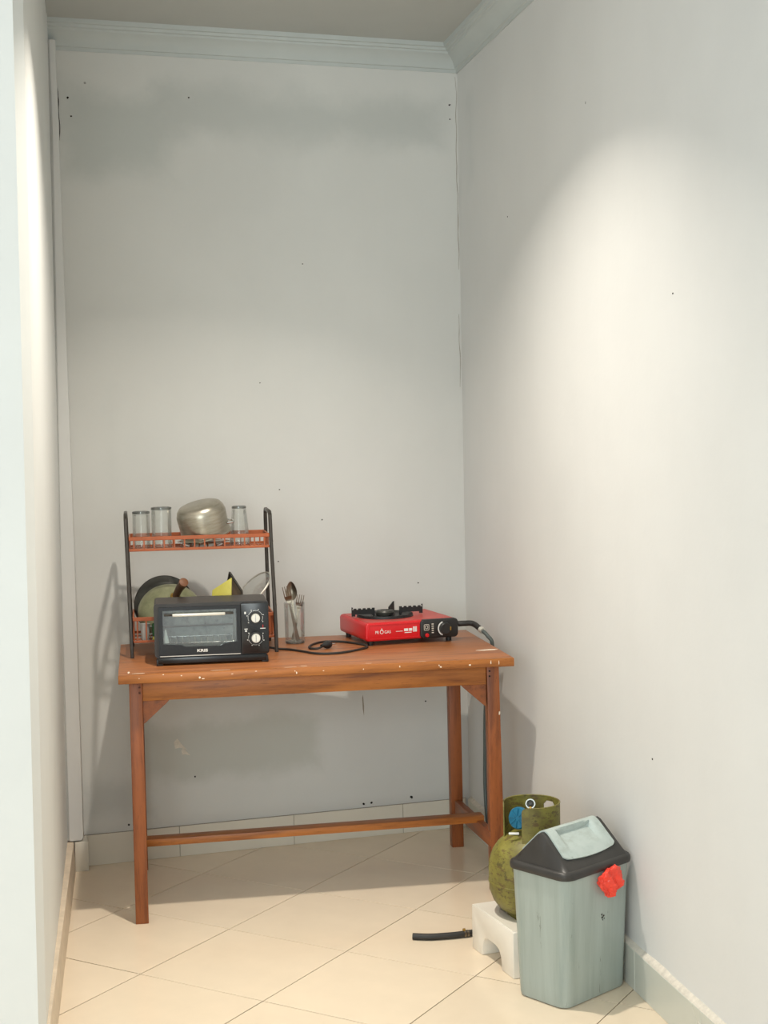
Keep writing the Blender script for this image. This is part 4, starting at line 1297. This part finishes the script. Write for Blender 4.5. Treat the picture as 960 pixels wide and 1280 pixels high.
# flap lying over both slopes, with curved lower edges and a sunk grip
def slope_pt(x, u, lift):
    """u from 0 at the ridge to 1 at the rim, on the near (-y) side if negative"""
    k = 1-abs(u)
    z = zb + (ZR-zb)*k - 0.012*max(0, 1-abs(u)/0.18)**2*0.6
    nv = V(0, (1 if u > 0 else -1)*(ZR-zb), db_/2).normalized()
    if abs(u) < 0.12: nv = V(0, (u/0.12)*(ZR-zb)*0.7, db_/2).normalized()
    return V(x, u*db_/2, z) + nv*lift
NU, NX = 44, 32
x0f, x1f = -wb/2+0.025, wb/2-0.033
def flap_grid():
    b = bmesh.new()
    tops, bots = [], []
    for j in range(NX+1):
        s = j/NX
        xx = lerp(x0f, x1f, s)
        arc_ = 0.075*(1-(2*s-1)**2)
        rt, rb = [], []
        for i in range(NU+1):
            ue = 0.735 + arc_ - 0.05*(max(0, abs(2*s-1)-0.9)/0.1)
            u = lerp(-ue, 0.74, i/NU)
            # widen the flap a little towards the rim on the near side
            x = xx + (2*s-1)*0.004*abs(u)
            lift = 0.0045
            # sunk grip on the near slope
            gu = (u+0.36)/0.26; gx = (2*s-1-0.02)/0.66
            if abs(gx) < 1.1 and abs(gu) < 1.1:
                edge = max(abs(gx), abs(gu))
                m = min(1, max(0, (1.04-edge)/0.10))
                depth = lerp(0.0150, 0.0005, min(1, max(0, (0.95-gu*1.0)/1.75)))
                lift -= depth*m
            rt.append(b.verts.new(slope_pt(x, u, max(lift, -0.0095))))
            rb.append(b.verts.new(slope_pt(x, u, min(0.0005, lift-0.003))))
        tops.append(rt); bots.append(rb)
    for j in range(NX):
        for i in range(NU):
            b.faces.new((tops[j][i], tops[j+1][i], tops[j+1][i+1], tops[j][i+1]))
            b.faces.new((bots[j][i], bots[j][i+1], bots[j+1][i+1], bots[j+1][i]))
    for i in range(NU):
        b.faces.new((tops[0][i], tops[0][i+1], bots[0][i+1], bots[0][i])); b.faces.new((tops[NX][i+1], tops[NX][i], bots[NX][i], bots[NX][i+1]))
    for j in range(NX):
        b.faces.new((tops[j+1][0], tops[j][0], bots[j][0], bots[j+1][0])); b.faces.new((tops[j][NU], tops[j+1][NU], bots[j+1][NU], bots[j][NU]))
    bmesh.ops.recalc_face_normals(b, faces=b.faces)
    g = G(); g.merge(b)
    return g.build('flap', M['flap'], bin_, smooth=40)
flap_grid()
# dirt patch on the front of the bin
g = G()
for dx, dz, r in ((0.004, 0.0, .004), (0.010, 0.004, .003), (0.002, 0.008, .003), (0.012, -0.004, .002), (0.006, -0.006, .002)):
    x, z = 0.010+dx, 0.205+dz
    yb = -lerp(d0, d1, (z-0.01)/(zr-0.004))/2
    n = 7
    g.prism([(x+r*(0.5+0.8*random.random())*math.cos(2*PI*i/n), z+r*(0.5+0.8*random.random())*math.sin(2*PI*i/n)) for i in range(n)], 'y', yb-0.0006, yb+0.001)
o = g.build('dirt_specks', M['hole'], bin_, smooth=0); o['kind'] = 'stuff'

# red bag end sticking out under the rim
bag = bmesh.new()
bmesh.ops.create_icosphere(bag, subdivisions=4, radius=1)
for v in bag.verts:
    p = v.co.copy()
    f = 1.08 + 0.24*noise.noise(p*1.9 + V(3, 1, 7)) + 0.22*abs(noise.noise(p*3.6)) - 0.16*abs(noise.noise(p*7.3 + V(1, 4, 2)))
    taper = 1.0 if p.z > 0 else lerp(1.0, 0.62, -p.z)
    v.co = V(p.x*0.042*f*taper, p.y*0.012*f + 0.004*math.sin(p.x*7+p.z*3.2)*(1-0.4*p.z) - 0.007*abs(noise.noise(V(p.x*4+p.z*2, 2, p.z*3))), p.z*0.034*f)
g = G(); g.merge(bag)
o = g.build('plastic_bag', M['redbag'], smooth=15)
o.location = Matrix.Translation((BX, BY, 0)) @ Matrix.Rotation(BR, 4, 'Z') @ V(0.028, -0.1075, 0.299)
o.rotation_euler = (0, 0, BR)
tag(o, 'crumpled red plastic bag hanging out under the black bin lid', 'bag')
